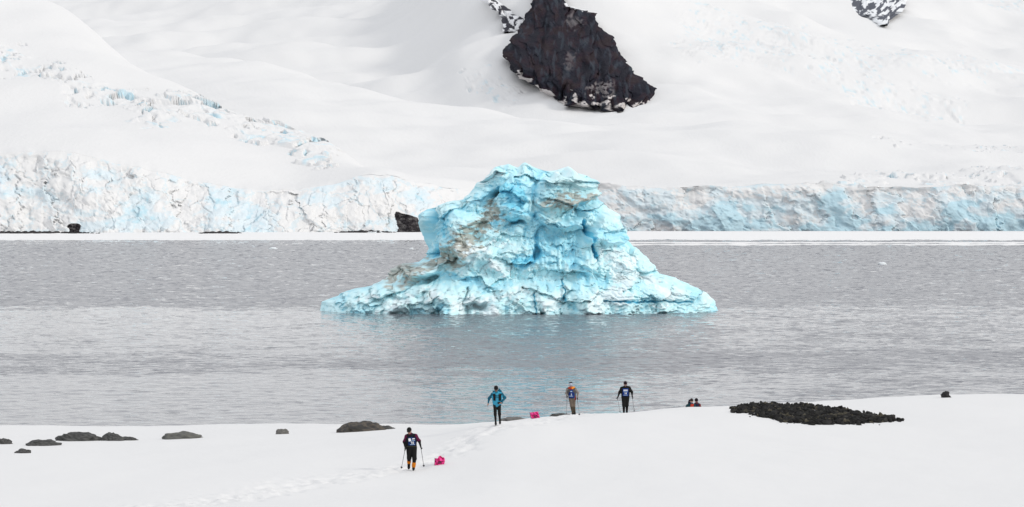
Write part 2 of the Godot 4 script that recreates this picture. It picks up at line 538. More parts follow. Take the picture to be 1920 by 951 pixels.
	tag(put("glacier_dome", m, M.ice_snow), "bright white glacier dome with an icefall and broken ice front", "", "", "structure")

# ---------------------------------------------------------------- lofted masses (iceberg, rock peaks)
var lift_by = null   # an uneven top for the mass being lofted
# rows: py, left, right; point (px, py) at distance dist; rz half depth per row
func loft(rows: Array, rzs: Array, dist: float, lean: Callable, nrow: int, nf: int, nb: int, pw: float, disp: Callable, colour: Callable, origin: Vector3) -> ArrayMesh:
	var ys := []
	var ls := []
	var rs := []
	for r in rows:
		ys.append(r[0]); ls.append(r[1]); rs.append(r[2])
	var w := nf + nb
	var pts := PackedVector3Array()
	var col := PackedColorArray()
	pts.resize(w * nrow)
	col.resize(w * nrow)
	var y0: float = ys[0]
	var y1: float = ys[ys.size() - 1]
	for j in nrow:
		var t := float(j) / (nrow - 1)
		var py := lerpf(y0, y1, t)
		var xl := lin(ys, ls, py)
		var xr := lin(ys, rs, py)
		var xc := (xl + xr) * 0.5
		var rx := (xr - xl) * 0.5
		var rz := curve(rzs[0], rzs[1], py)
		var off: float = lean.call(py)
		for i in w:
			var s: float
			var front := i < nf
			if front:
				var a := lerpf(-1.0, 1.0, float(i) / nf)
				s = lerpf(a, sin(a * PI / 2), 0.75)
			else:
				s = sin(lerpf(1.0, -1.0, float(i - nf) / nb) * PI / 2)
			var bz := pow(maxf(1.0 - pow(absf(s), pw), 0.0), 1.0 / 2.2)
			var px := xc + rx * s
			var e := Vector2(s * s * signf(s), bz if front else -bz).normalized()
			var dp: float = disp.call(px, py, s if front else s + 7.0, front)
			var x := (px - 960.0) / F * (dist + off) + e.x * dp * 0.45
			var y := CAM_H - (py - HORIZON) / F * (dist + off)
			if lift_by != null: y += lift_by.call(px, py)
			var z := -dist - off + (bz if front else -bz) * rz + e.y * dp
			pts[j * w + i] = Vector3(x, y, z) - origin
			col[j * w + i] = colour.call(px, py, s, dp)
	return grid_mesh(pts, col, w, nrow, true, true)

# broken faces: each cell of a jittered grid is a tilted plane; returns its height, and how near the cell's edge is
func facet(x: float, y: float, seed_: int, tilt: float) -> Vector2:
	var ix := floori(x)
	var iy := floori(y)
	var b1 := 9.0
	var b2 := 9.0
	var val := 0.0
	for j in range(iy - 1, iy + 2):
		for i in range(ix - 1, ix + 2):
			var h := (i * 374761393 + j * 668265263 + seed_ * 97471) & 0x7fffffff
			h = ((h ^ (h >> 13)) * 1274126177) & 0x7fffffff
			h = h ^ (h >> 16)
			var dx := x - i - 0.15 - 0.7 * (h & 255) / 255.0
			var dy := y - j - 0.15 - 0.7 * ((h >> 8) & 255) / 255.0
			var q := dx * dx + dy * dy
			if q < b1:
				b2 = b1
				b1 = q
				val = (h >> 16 & 127) / 63.5 - 1.0 + tilt * (dx * (((h >> 4) & 63) / 31.5 - 1.0) + dy * (((h >> 11) & 63) / 31.5 - 0.4))
			elif q < b2: b2 = q
	return Vector2(val, sqrt(b2) - sqrt(b1))

func soft_abs(v: float, e: float) -> float:
	return sqrt(v * v + e * e) - e

func block(p: Vector2, c: Vector2, r: Vector2, soft: float) -> float:
	var q := ((p - c) / r).abs()
	if q.x >= 1.0 or q.y >= 1.0: return 0.0
	var v := pow(pow(q.x, 3.0) + pow(q.y, 3.0), 1.0 / 3.0)
	return 1.0 - smoothstep(1.0 - soft, 1.0, v)

func build_iceberg() -> void:
	var rows := [[310, 950, 985], [312, 940, 1000], [316, 932, 1078], [322, 922, 1092], [330, 904, 1097], [342, 896, 1103], [355, 889, 1110], [366, 880, 1116], [375, 866, 1123], [382, 830, 1130],
		[392, 800, 1142], [400, 790, 1158], [406, 787, 1163], [420, 790, 1166], [432, 793, 1168], [445, 797, 1174], [465, 801, 1190], [480, 798, 1203], [490, 784, 1213], [497, 760, 1222],
		[505, 740, 1230], [514, 728, 1240], [522, 724, 1268], [530, 712, 1284], [536, 692, 1292], [545, 652, 1316], [551, 640, 1326], [558, 626, 1335], [566, 606, 1340], [575, 601, 1342], [590, 600, 1341], [604, 604, 1338]]
	var rzs := [[310, 313, 320, 335, 360, 395, 430, 470, 500, 522, 534, 548, 575, 604], [0.2, 2.2, 3.6, 5.0, 6.0, 7.0, 8.0, 9.6, 10.4, 10.9, 13.6, 15.4, 16.0, 16.0]]
	var nw := noise(61, 0.012, 3)
	var n1 := noise(62, 0.014, 1)
	var n2 := noise(63, 0.032, 1)
	var n3 := noise(64, 0.085, 1)
	var n4 := noise(65, 0.24, 2)
	var cg := cells(66, 0.030, FastNoiseLite.RETURN_DISTANCE2_SUB)
	var cv := cells(66, 0.030, FastNoiseLite.RETURN_CELL_VALUE)
	var cg2 := cells(67, 0.075, FastNoiseLite.RETURN_DISTANCE2_SUB)
	var np := noise(68, 0.022, 4)
	var nd := noise(69, 0.05, 4)
	var ns := noise(70, 0.03, 3)
	var gully := [Vector2(930, 392), Vector2(917, 410), Vector2(885, 449), Vector2(842, 477), Vector2(790, 498), Vector2(726, 520)]
	var crack1 := [Vector2(1086, 412), Vector2(1100, 440), Vector2(1118, 486)]
	var crack2 := [Vector2(1130, 558), Vector2(1180, 561), Vector2(1240, 560), Vector2(1290, 563)]
	var crack3 := [Vector2(1001, 545), Vector2(1004, 590)]
	var crack4 := [Vector2(1053, 520), Vector2(1056, 560)]
	var crack5 := [Vector2(880, 590), Vector2(872, 560), Vector2(878, 535)]
	var disp := func(px: float, py: float, s: float, front: bool) -> float:
		var ox := 0.0 if front else 3000.0
		var wx := px + nw.get_noise_2d(px + ox, py) * 26.0 + n3.get_noise_2d(px + ox, py + 80.0) * 1.6
		var wy := py + nw.get_noise_2d(px + 400.0 + ox, py) * 20.0 + n3.get_noise_2d(px + 90.0, py) * 1.4
		var p := Vector2(wx, wy)
		var v := 0.0
		# rounded lumps with creases between them
		v += (soft_abs(n1.get_noise_2d(wx + ox, wy * 1.25), 0.05) - 0.25) * 1.7
		v += (soft_abs(n2.get_noise_2d(wx + ox, wy * 1.35), 0.08) - 0.25) * 0.38
		v += (soft_abs(n3.get_noise_2d(wx + ox, wy * 1.4), 0.1) - 0.2) * 0.16
		v += n4.get_noise_2d(px + ox, py * 1.3) * 0.02
		if front:
			# the head, the wall, shoulders and lobes
			v += block(p, Vector2(1062, 354), Vector2(58, 39), 0.3) * 3.08
			v += block(p, Vector2(1060, 338), Vector2(50, 14), 0.5) * 1.12
			v += block(p, Vector2(972, 378), Vector2(42, 52), 0.35) * 2.24
			v -= block(p, Vector2(925, 372), Vector2(15, 14), 0.9) * 3.64
			v += block(p, Vector2(1052, 411), Vector2(44, 14), 0.4) * 2.10
			v += block(p, Vector2(1128, 434), Vector2(36, 30), 0.35) * 3.08
			v -= block(p, Vector2(1062, 456), Vector2(44, 36), 0.5) * 1.54
			v += block(p, Vector2(862, 437), Vector2(48, 50), 0.45) * 2.66
			v -= block(p, Vector2(808, 425), Vector2(26, 60), 0.6) * 3.08
			v -= block(p, Vector2(958, 424), Vector2(26, 9), 0.9) * 2.52
			v -= block(p, Vector2(996, 470), Vector2(12, 26), 0.8) * 2.52
			v += block(p, Vector2(780, 505), Vector2(62, 12), 0.5) * 2.80
			v -= block(p, Vector2(800, 522), Vector2(40, 7), 0.8) * 2.80
			v += block(p, Vector2(905, 478), Vector2(70, 34), 0.7) * 1.68
			v -= block(p, Vector2(893, 570), Vector2(20, 13), 0.8) * 3.64
			v += block(p, Vector2(845, 565), Vector2(26, 32), 0.6) * 1.68
			v += block(p, Vector2(1095, 570), Vector2(22, 24), 0.6) * 2.24
			v += block(p, Vector2(1023, 572), Vector2(20, 24), 0.6) * 1.68
			v -= block(p, Vector2(1047, 556), Vector2(9, 12), 0.8) * 2.52
			var pj := Vector2(px + n3.get_noise_2d(px, py) * 3.0, py + n3.get_noise_2d(px + 50.0, py) * 2.0)
			v -= (1.0 - smoothstep(0.0, 6.0, line_dist(pj, crack1))) * 1.9
			v -= (1.0 - smoothstep(0.0, 3.2, line_dist(pj, crack2))) * 1.4
			v -= (1.0 - smoothstep(0.0, 2.4, line_dist(pj, crack3))) * 1.2
			v -= (1.0 - smoothstep(0.0, 2.4, line_dist(pj, crack4))) * 1.0
			v -= (1.0 - smoothstep(0.0, 4.0, line_dist(pj, crack5))) * 1.2
			v -= (1.0 - smoothstep(0.0, 14.0, line_dist(p, gully))) * 0.9
			# broken faces: large ones all over, small blocks on the right and along the foot
			var fx := px + n2.get_noise_2d(px, py) * 3.5 + n3.get_noise_2d(px, py) * 1.6
			var fy := py + n2.get_noise_2d(px + 70.0, py) * 3.0 + n3.get_noise_2d(px + 20.0, py) * 1.6
			var lean := smoothstep(1070.0, 860.0, px)
			var fa := facet((fx - (fy - 450.0) * 0.7 * lean) / 62.0, (fy + (fx - 900.0) * 0.5 * lean) / 42.0, 5, 2.2)
			var am := 0.25 + 0.75 * smoothstep(-0.25, 0.3, ns.get_noise_2d(px * 0.6 + 300.0, py * 0.6))
			v += (0.5 + 0.5 * am) * (fa.x * 0.8 - (1.0 - smoothstep(0.0, 0.06, fa.y)) * 0.25)
			var fr := smoothstep(420.0, 480.0, py + ns.get_noise_2d(px, py) * 60.0) * smoothstep(900.0, 1010.0, px + ns.get_noise_2d(px, py + 99.0) * 80.0)
			fr = maxf(fr, smoothstep(528.0, 540.0, py) * 0.8)
			fr = maxf(fr, 0.5) * (0.2 + 0.8 * smoothstep(-0.3, 0.2, ns.get_noise_2d(px * 0.9, py * 0.9 + 500.0)))
			var fb := facet(fx / 20.0, fy / 12.0, 9, 2.0)
			v += fr * (fb.x * 0.30 - (1.0 - smoothstep(0.0, 0.09, fb.y)) * 0.22)
			var fd := facet(px / 8.5, py / 6.5, 13, 2.0)
			v += fd.x * 0.09
			# thin lying beds in the right flank
			var st := sin((py + ns.get_noise_2d(px * 0.7, py) * 16.0 + px * 0.05) * 0.62)
			v += smoothstep(1080.0, 1160.0, px) * smoothstep(470.0, 500.0, py) * st * 0.22
			# upright flutes on the wall in the middle
			v += block(Vector2(px, py), Vector2(1040, 470), Vector2(95, 60), 0.6) * n2.get_noise_2d(px * 3.4, py * 0.5) * 0.35
		var lim := 1.0 if py > 322.0 else smoothstep(309.0, 322.0, py)
		return v * lim
	var pale := Color(0.64, 0.92, 0.97)
	var snowy := Color(0.82, 0.95, 0.985)
	var cyan := Color(0.45, 0.83, 0.955)
	var deep := Color(0.20, 0.68, 0.88)
	var dirt := Color(0.47, 0.44, 0.37)
	var dirt2 := Color(0.22, 0.21, 0.19)
	var colour := func(px: float, py: float, s: float, dp: float) -> Color:
		var wx := px + nw.get_noise_2d(px, py) * 26.0 + n3.get_noise_2d(px, py + 80.0) * 9.0
		var wy := py + nw.get_noise_2d(px + 400.0, py) * 20.0 + n3.get_noise_2d(px + 90.0, py) * 7.0
		var p := Vector2(wx, wy)
		var k := np.get_noise_2d(wx * 0.6, wy * 0.9) * 0.7 + nd.get_noise_2d(px * 1.5, py * 2.0) * 0.10
		# clear blue ice above and left, bubbly white ice low and right
		var b := 0.10
		b += block(p, Vector2(960, 385), Vector2(80, 75), 0.8) * 0.32
		b += block(p, Vector2(820, 430), Vector2(60, 70), 0.8) * 0.28
		b += block(p, Vector2(1070, 455), Vector2(70, 50), 0.8) * 0.22
		b += block(p, Vector2(990, 480), Vector2(30, 45), 0.8) * 0.25
		b -= block(p, Vector2(905, 480), Vector2(90, 45), 0.8) * 0.36
		b -= block(p, Vector2(1190, 510), Vector2(120, 60), 0.8) * 0.34
		b -= block(p, Vector2(960, 562), Vector2(400, 34), 0.6) * 0.24
		var c := snowy.lerp(pale, smoothstep(-0.40, -0.12, k + b))
		c = c.lerp(cyan, smoothstep(-0.05, 0.35, k + b))
		c = c.lerp(deep, smoothstep(0.36, 0.62, k + b) * 0.8)
		var pj := Vector2(px + n3.get_noise_2d(px, py) * 3.0, py + n3.get_noise_2d(px + 50.0, py) * 2.0)
		if line_dist(pj, crack1) < 3.5 or line_dist(pj, crack2) < 1.3 or line_dist(pj, crack3) < 1.6 or line_dist(pj, crack4) < 1.6: c = deep
		# grit frozen into the ice: the gully band, the ledge and the head
		var g := nd.get_noise_2d(px * 1.3, py * 2.6)
		var gm := 1.0 - smoothstep(6.0, 16.0, line_dist(p, gully) + g * 20.0)
		gm = maxf(gm, block(p, Vector2(1066, 376), Vector2(56, 17), 0.5) * smoothstep(-0.3, 0.1, g + 0.2))
		gm = maxf(gm, block(p, Vector2(755, 512), Vector2(44, 14), 0.5) * smoothstep(-0.2, 0.2, g + 0.05))
		gm = maxf(gm, block(p, Vector2(1108, 352), Vector2(14, 26), 0.6) * smoothstep(-0.2, 0.3, g))
		gm = maxf(gm, block(p, Vector2(1062, 352), Vector2(70, 30), 0.5) * 0.12)
		c = c.lerp(dirt, clampf(gm, 0.0, 1.0) * 0.8)
		c = c.lerp(dirt2, clampf(gm, 0.0, 1.0) * smoothstep(0.16, 0.34, nd.get_noise_2d(px * 1.1 + 700.0, py * 4.0)) * 0.8)
		return c
	lift_by = func(px: float, py: float) -> float:
		var top := smoothstep(352.0, 314.0, py)
		var hump: float = lin([880, 915, 945, 985, 1012, 1030, 1065, 1085, 1110], [-1.4, -0.9, 0.25, 0.1, -0.7, -0.9, -0.2, -0.5, -1.9], px)
		return top * (hump + n2.get_noise_2d(px * 1.6, 7.0) * 0.5) + n2.get_noise_2d(px + 50.0, py * 0.6) * 0.15 * smoothstep(585.0, 540.0, py)
	var o := put("iceberg", loft(rows, rzs, 417.0, func(_p): return 0.0, 250, 580, 110, 3.0, disp, colour, at(970, 587, 417)), M.berg)
	o.position = at(970, 587, 417)
	lift_by = null
	tag(o, "tall turquoise blue iceberg with grey grit bands floating in the bay", "iceberg")

# how far away the upper slope lies behind a bearing
func upper_d(px: float, py: float) -> float:
	var row: Array = upper_net[0]
	var u := 0.0
	for i in row.size() - 1:
		if px >= row[i].x: u = i + (px - row[i].x) / (row[i + 1].x - row[i].x)
	var lo := 0.0
	var hi := upper_net.size() - 1.0
	for k in 24:
		var m := (lo + hi) * 0.5
		if patch(upper_net, u, m).z > py: lo = m
		else: hi = m
	return patch(upper_net, u, lo).y

func build_rocks_far() -> void:
	# the dark rock peak standing out of the snow slope
	var n1 := noise(81, 0.02, 2)
	var n2 := noise(82, 0.1, 4)
	var nc := noise(83, 0.035, 5)
	var cc := cells(84, 0.045, FastNoiseLite.RETURN_CELL_VALUE)
	var rows := [[-34, 1006, 1040], [-20, 1003, 1048], [0, 1004, 1058], [10, 1002, 1066], [20, 998, 1086], [27, 992, 1114], [55, 980, 1126], [75, 966, 1147], [95, 952, 1162], [118, 954, 1174], [135, 958, 1182], [148, 984, 1202], [165, 1008, 1223], [185, 1042, 1220], [198, 1066, 1217], [208, 1130, 1215], [216, 1190, 1212]]
	var disp := func(px: float, py: float, s: float, front: bool) -> float:
		var wx := px + n1.get_noise_2d(px, py) * 14.0
		return n1.get_noise_2d(wx * 1.5, py * 0.5 + s * 2.0) * 24.0 + n2.get_noise_2d(wx * 1.2, py * 0.8) * 4.5 + cc.get_noise_2d(wx * 1.3, py * 0.5) * 5.0
	var dark := Color(0.016, 0.017, 0.027)
	var brown := Color(0.030, 0.020, 0.027)
	var blueg := Color(0.05, 0.062, 0.078)
	var scree := Color(0.19, 0.175, 0.18)
	var pinks := Color(0.60, 0.565, 0.555)
	var colour := func(px: float, py: float, s: float, dp: float) -> Color:
		var k := nc.get_noise_2d(px, py)
		var f := nc.get_noise_2d(px * 3.0 + 90.0, py * 3.0)
		var c := dark.lerp(brown, smoothstep(-0.3, 0.4, k))
		c = c.lerp(blueg, smoothstep(0.12, 0.4, nc.get_noise_2d(px * 2.2 + 300.0, py * 0.7)) * 0.5)
		var p := Vector2(px + f * 14.0, py + k * 20.0)
		c = c.lerp(scree, block(p, Vector2(1073, 50), Vector2(15, 17), 0.6) * 0.7)
		c = c.lerp(scree, block(p, Vector2(1067, 117), Vector2(11, 19), 0.7) * 0.45)
		# snow lying on the broken foot
		var ft := Vector2(px, py)
		var dl := line_dist(ft, [Vector2(1030, 190), Vector2(1110, 195), Vector2(1215, 203)])
		c = c.lerp(pinks, smoothstep(0.0, 0.12, nc.get_noise_2d(px * 1.3 + 90.0, py * 2.2) + 0.06 - dl * 0.03))
		c = c.lerp(scree, block(p, Vector2(1125, 170), Vector2(34, 14), 0.6) * smoothstep(-0.1, 0.1, f + 0.05))
		if line_dist(ft, [Vector2(942, 96), Vector2(952, 125), Vector2(985, 152), Vector2(1030, 180)]) < 1.5 + k * 12.0: c = pinks
		if line_dist(ft, [Vector2(1064, 12), Vector2(1090, 22)]) < 3.5 + f * 9.0: c = Color(0.8, 0.81, 0.83)
		return c
	var dist := upper_d(1100, 214) - 4.0
	var o := put("rock_peak", loft(rows, [[-34, 0, 60, 150, 185, 205, 216], [10, 40, 70, 75, 45, 14, 2]], dist, func(py): return upper_d(1085, py) - lerpf(15.0, 4.0, smoothstep(150.0, 210.0, py)) - dist, 230, 300, 60, 2.4, disp, colour, at(1080, 216, dist)), M.rock)
	o.position = at(1080, 216, dist)
	tag(o, "dark brown rock peak standing out of the snow slope", "rock")
	# the broken outcrop up on the right, snow lying between its ribs
	var dist2 := upper_d(1636, 48) - 12.0
	var rows2 := [[-30, 1600, 1690], [0, 1580, 1700], [14, 1575, 1694], [22, 1574, 1688], [30, 1598, 1674], [38, 1640, 1668], [48, 1652, 1664]]
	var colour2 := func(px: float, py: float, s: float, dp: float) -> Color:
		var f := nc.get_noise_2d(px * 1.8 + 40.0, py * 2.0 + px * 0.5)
		return Color(0.11, 0.12, 0.145).lerp(Color(0.82, 0.84, 0.86), smoothstep(0.02, 0.08, f + (px - 1640.0) * 0.0016))  # distance haze painted in as a paler blue-grey base under the snow streaks
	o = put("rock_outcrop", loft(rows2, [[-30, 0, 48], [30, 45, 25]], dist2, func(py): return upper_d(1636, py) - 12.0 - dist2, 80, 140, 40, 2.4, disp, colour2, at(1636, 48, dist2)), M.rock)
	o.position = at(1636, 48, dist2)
	tag(o, "rock outcrop painted hazy grey and streaked with snow on the crevassed slope", "rock")
	var dist3 := upper_d(940, 62) - 40.0
	var rows3 := [[-20, 902, 925], [-2, 908, 932], [8, 918, 944], [20, 926, 952], [32, 944, 972], [46, 948, 978], [56, 950, 974], [62, 952, 962]]
	var colour3 := func(px: float, py: float, s: float, dp: float) -> Color:
		var f := nc.get_noise_2d(px * 2.6 + 240.0, py * 2.2)
		return Color(0.05, 0.05, 0.06).lerp(Color(0.80, 0.81, 0.83), smoothstep(-0.08, 0.0, f - 0.10 * smoothstep(20.0, 50.0, py) + 0.06))
	o = put("rock_ridge", loft(rows3, [[-20, 20, 62], [10, 16, 10]], dist3, func(py): return upper_d(940, py) - 40.0 - dist3, 80, 100, 30, 2.4, disp, colour3, at(956, 62, dist3)), M.rock)
	o.position = at(956, 62, dist3)
	tag(o, "thin snow-dusted rock rib beside the dark rock peak", "rock")
	# rocks at the foot of the ice fronts, and the dark beach there
	var small := func(px: float, py: float, s: float, front: bool) -> float:
		return n2.get_noise_2d(px * 2.0, py * 2.0 + s) * 1.2 + n2.get_noise_2d(px * 6.0, py * 6.0) * 0.8
	var csm := func(px: float, py: float, s: float, dp: float) -> Color:
		return Color(0.05, 0.045, 0.05).lerp(Color(0.16, 0.15, 0.15), smoothstep(-0.1, 0.35, nc.get_noise_2d(px * 2.0, py * 3.0)))
	var list := [
		["shore_cliff", [[397, 742, 746], [400, 741, 753], [403, 740, 768], [405, 740, 772], [408, 741, 782], [414, 743, 786], [422, 744, 792], [428, 748, 793], [437, 742, 796]], 1508.0, 6.0, "dark rock wall under the ice front beside the iceberg"],
		["shore_boulder", [[419, 134, 145], [421, 128, 150], [425, 126, 152], [430, 130, 149], [438, 130, 148]], 1452.0, 3.0, "dark boulder standing on the beach under the left ice front"]]
	for q in list:
		var r: Array = q[1]
		var b := at((r[-1][1] + r[-1][2]) * 0.5, r[-1][0], q[2])
		o = put(q[0], loft(r, [[r[0][0], r[-1][0]], [q[3] * 0.4, q[3]]], q[2], func(_p): return 0.0, 40, 120, 30, 2.6, small, csm, b), M.rock)
		o.position = b
		tag(o, q[4], "rock")
	var lumps := []
	for i in 5: lumps.append(stone_mesh(700 + i * 3, 1.0, 0.8, 0.9, 0.6, Color(0.035, 0.034, 0.036), Color(0.09, 0.085, 0.085), 10, 7))
	for q in [[-80, 186, 1432.0, 190, "low dark stony beach at the foot of the left ice front"], [628, 742, 1470.0, 90, "low dark stony ledge at the waterline beside the dark rock wall"], [372, 452, 1432.0, 60, "short dark stony ledge at the waterline under blue shaded ice"]]:
		var st := SurfaceTool.new()
		var mid := Vector3(((q[0] + q[1]) * 0.5 - 960.0) / F * q[2], 0, -q[2])
		for i in q[3]:
			var t := rng.randf()
			var px := lerpf(q[0], q[1], t)
			var d: float = q[2] + rng.randf_range(0.0, 26.0)
			var sc := rng.randf_range(0.35, 1.0) * (0.5 + 0.9 * sin(t * PI))
			var tr := Transform3D(Basis.from_euler(Vector3(0, rng.randf() * TAU, 0)).scaled(Vector3(sc * 1.7, sc, sc * 1.3)), Vector3((px - 960.0) / F * d, 0.15, -d) - mid)
			st.append_from(lumps[rng.randi() % 5], 0, tr)
		var bo := put("shore_ledge", st.commit(), M.rock)
		bo.position = mid
		tag(bo, q[4], "rock", "", "stuff")

# ---------------------------------------------------------------- near stones
func stone_mesh(seed_: int, sx: float, sy: float, sz: float, lumpy: float, tint: Color, tint2: Color, w := 30, h := 16) -> ArrayMesh:
	var n := noise(seed_, 1.1, 3)
	var nf := noise(seed_ + 1, 3.0, 4)
	var cl := cells(seed_ + 2, 1.2, FastNoiseLite.RETURN_CELL_VALUE)
	var pts := PackedVector3Array()
	var col := PackedColorArray()
	for j in h:
		var v := PI * float(j) / (h - 1)
		for i in w:
			var u := TAU * float(i) / w
			var p := Vector3(sin(v) * cos(u), cos(v), sin(v) * sin(u))
			var q := p + Vector3(seed_ % 7, 0, 0)
			var r := 1.0 + n.get_noise_3dv(q) * lumpy + nf.get_noise_3dv(q) * lumpy * 0.25 + cl.get_noise_3dv(q) * lumpy * 0.25
			pts.append(Vector3(p.x * sx, p.y * sy, p.z * sz) * r)
			var k := nf.get_noise_3dv(q * 1.7)
			col.append(tint.lerp(tint2, smoothstep(-0.2, 0.35, k)))
	return grid_mesh(pts, col, w, h, true, false)

func build_boulders() -> void:
	var g := Color(0.055, 0.056, 0.056)
	var g2 := Color(0.12, 0.12, 0.117)
	var br := Color(0.125, 0.107, 0.088)
	# px of middle, py of base, width, height (pixels), tint, label
	var list := [
		[2, 835, 30, 10, g, g2, "rounded grey boulder sunk in snow at the end of the boulder row"],
		[76, 838, 56, 10, g, g2, "low flat grey boulder with a dark notch beside the widest boulder"],
		[139, 829, 76, 15, g, g2, "widest long grey boulder of the shore row"],
		[177, 828, 22, 8, g2, g, "small grey boulder leaning against the widest boulder"],
		[206, 829, 37, 14, g, g2, "round humped grey boulder in the shore row"],
		[236, 828, 34, 6, g, g2, "low dark slab touching the round humped boulder"],
		[338, 825, 64, 12, g2, Color(0.16, 0.16, 0.14), "pointed low grey boulder standing alone on snow"],
		[40, 852, 27, 7, g, g2, "small dark stone in snow before the boulder row"],
		[527, 816, 23, 10, g2, Color(0.2, 0.19, 0.17), "small triangular grey stone on the snow"],
		[676, 811, 76, 18, g, br, "large brown and grey boulder sunk in the snow near the water"],
		[722, 807, 30, 6, g, g2, "small dark stone beside the large brown boulder"],
		[962, 790, 44, 5, g2, Color(0.22, 0.21, 0.2), "thin grey slab in snow behind the teal runner"],
		[1052, 782, 38, 4, g, g2, "thin dark slab in snow beside the walker in tan"]]
	var k := 0
	for q in list:
		var p := on_snow(q[0], q[1] - 1.0)
		var d := -p.z
		var sx: float = q[2] / F * d * 0.5
		var top: float = q[3] / F * d
		var sy := maxf(top * 1.1, 0.12)
		var m := stone_mesh(200 + k * 5, sx * 1.12, sy, minf(sx * 0.8, 1.1), 0.32, q[4], q[5], 44, 26)
		var o := put("boulder", m, M.stone)
		# the walls of the stone go down into the snow; the visible part is its top
		o.position = Vector3(p.x, p.y + top * 0.9 - sy * 0.95, p.z - minf(sx * 0.8, 1.1) * 0.75)
		o.rotation.y = rng.randf_range(-0.15, 0.15)
		tag(o, q[6], "boulder", "boulders along the snowy shore")
		k += 1
	var pk := on_snow(1775, 746.5)
	var rk := put("dark_stone", stone_mesh(300, 0.26, 0.22, 0.2, 0.5, Color(0.02, 0.02, 0.022), Color(0.05, 0.05, 0.05)), M.stone)
	rk.position = pk + Vector3(0, 0.08, -0.1)
	rk.rotation.z = -0.35
	tag(rk, "small black stone on the snow crest apart from the rubble", "stone")

func build_rubble() -> void:
	var root := thing("rubble_patch", "patch of loose dark stones bare of snow on the crest", "rubble", on_snow(1530, 780))
	var outline := PackedVector2Array()
	for q in [[1372, 767], [1400, 762], [1440, 760.5], [1520, 760], [1545, 766], [1590, 771], [1620, 777], [1650, 782], [1694, 791], [1650, 793], [1600, 796.5], [1540, 797.5], [1495, 795], [1462, 792], [1455, 786], [1430, 784], [1395, 776], [1376, 773], [1396, 769]]:
		outline.append(Vector2(q[0], q[1]))
	var variants := []
	for i in 10:
		var t := rng.randf()
		var a := Color(0.010, 0.010, 0.010).lerp(Color(0.034, 0.033, 0.03), t * t)
		if i == 9: a = Color(0.05, 0.045, 0.034)
		variants.append(stone_mesh(400 + i * 3, 1.0, rng.randf_range(0.6, 0.9), rng.randf_range(0.7, 1.0), 0.75, a, a * 2.0, 9, 6))
	var spots := []
	var tries := 0
	while spots.size() < 3300 and tries < 30000:
		tries += 1
		var q := Vector2(rng.randf_range(1370, 1698), rng.randf_range(758, 799))
		var j := Vector2(rng.randfn(0, 6.0), rng.randfn(0, 0.9))
		if rng.randf() < 0.05: j *= 2.6
		if not Geometry2D.is_point_in_polygon(q + j, outline): continue
		var p := on_snow(q.x, q.y)
		var s := 0.04 + 0.17 * pow(rng.randf(), 3.0)
		spots.append([s, p])
	for q in [[1525, 798], [1527, 797], [1610, 777], [1600, 773]]:
		spots.append([0.1, on_snow(q[0], q[1])])
	spots.sort_custom(func(a, b): return a[0] > b[0])
	var st := SurfaceTool.new()
	st.begin(Mesh.PRIMITIVE_TRIANGLES)
	for i in spots.size():
		var s: float = spots[i][0]
		var b := Basis.from_euler(Vector3(rng.randf_range(-0.5, 0.5), rng.randf_range(0, TAU), rng.randf_range(-0.5, 0.5))).scaled(Vector3.ONE * s)
		var tr := Transform3D(b, spots[i][1] - root.position + Vector3(0, s * rng.randf_range(-0.1, 0.4), 0))
		var v: ArrayMesh = variants[rng.randi() % 10]
		if i < 300:
			var o := put("stone", v, M.stone, root)
			o.transform = tr
		else:
			st.append_from(v, 0, tr)
	var g := put("gravel", st.commit(), M.stone, root)
	g.set_meta("kind", "stuff")

func build_shore_glare() -> void:
	# bright glare on the far water, laid as a pale flat sheet and strips
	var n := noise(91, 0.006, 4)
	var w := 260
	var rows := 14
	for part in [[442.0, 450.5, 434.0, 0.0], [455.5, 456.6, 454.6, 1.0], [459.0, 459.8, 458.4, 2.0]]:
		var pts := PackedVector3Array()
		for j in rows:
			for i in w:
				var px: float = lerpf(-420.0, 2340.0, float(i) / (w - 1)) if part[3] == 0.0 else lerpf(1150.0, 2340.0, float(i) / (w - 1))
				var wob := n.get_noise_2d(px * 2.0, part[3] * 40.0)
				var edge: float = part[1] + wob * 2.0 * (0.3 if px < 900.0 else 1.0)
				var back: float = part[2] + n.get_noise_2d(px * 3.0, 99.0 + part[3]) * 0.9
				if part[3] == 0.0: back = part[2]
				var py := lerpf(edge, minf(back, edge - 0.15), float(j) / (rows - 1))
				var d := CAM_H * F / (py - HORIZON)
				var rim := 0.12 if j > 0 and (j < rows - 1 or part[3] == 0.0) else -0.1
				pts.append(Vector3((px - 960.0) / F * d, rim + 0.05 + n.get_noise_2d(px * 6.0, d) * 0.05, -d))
		var o := put("shore_glare", grid_mesh(pts, PackedColorArray(), w, rows), M.shore_glare)
		tag(o, "flat white sheet standing in for glare on the water along the far shore of the bay", "", "", "structure")

func build_floes() -> void:
	var list := [[512, 467, 16, 3, "flat sliver of white ice drifting off the left ice front"], [772, 468, 7, 3, "tiny white ice lump drifting beside the iceberg"], [1655, 496, 16, 4, "small white ice lump drifting on the right of the iceberg"], [700, 437, 40, 3, "low line of broken white ice under the dark rock wall"]]
	var k := 0
	for q in list:
		var d: float = CAM_H * F / (q[1] - HORIZON)
		var m := stone_mesh(500 + k * 4, q[2] / F * d * 0.5, q[3] / F * d * 0.9, q[2] / F * d * 0.35, 0.5, Color(0.8, 0.86, 0.89), Color(0.84, 0.87, 0.89))
		var o := put("ice_floe", m, M.berg)
		o.position = Vector3((q[0] - 960.0) / F * d, 0.05, -d)
		tag(o, q[4], "ice floe", "small drifting ice")
		k += 1

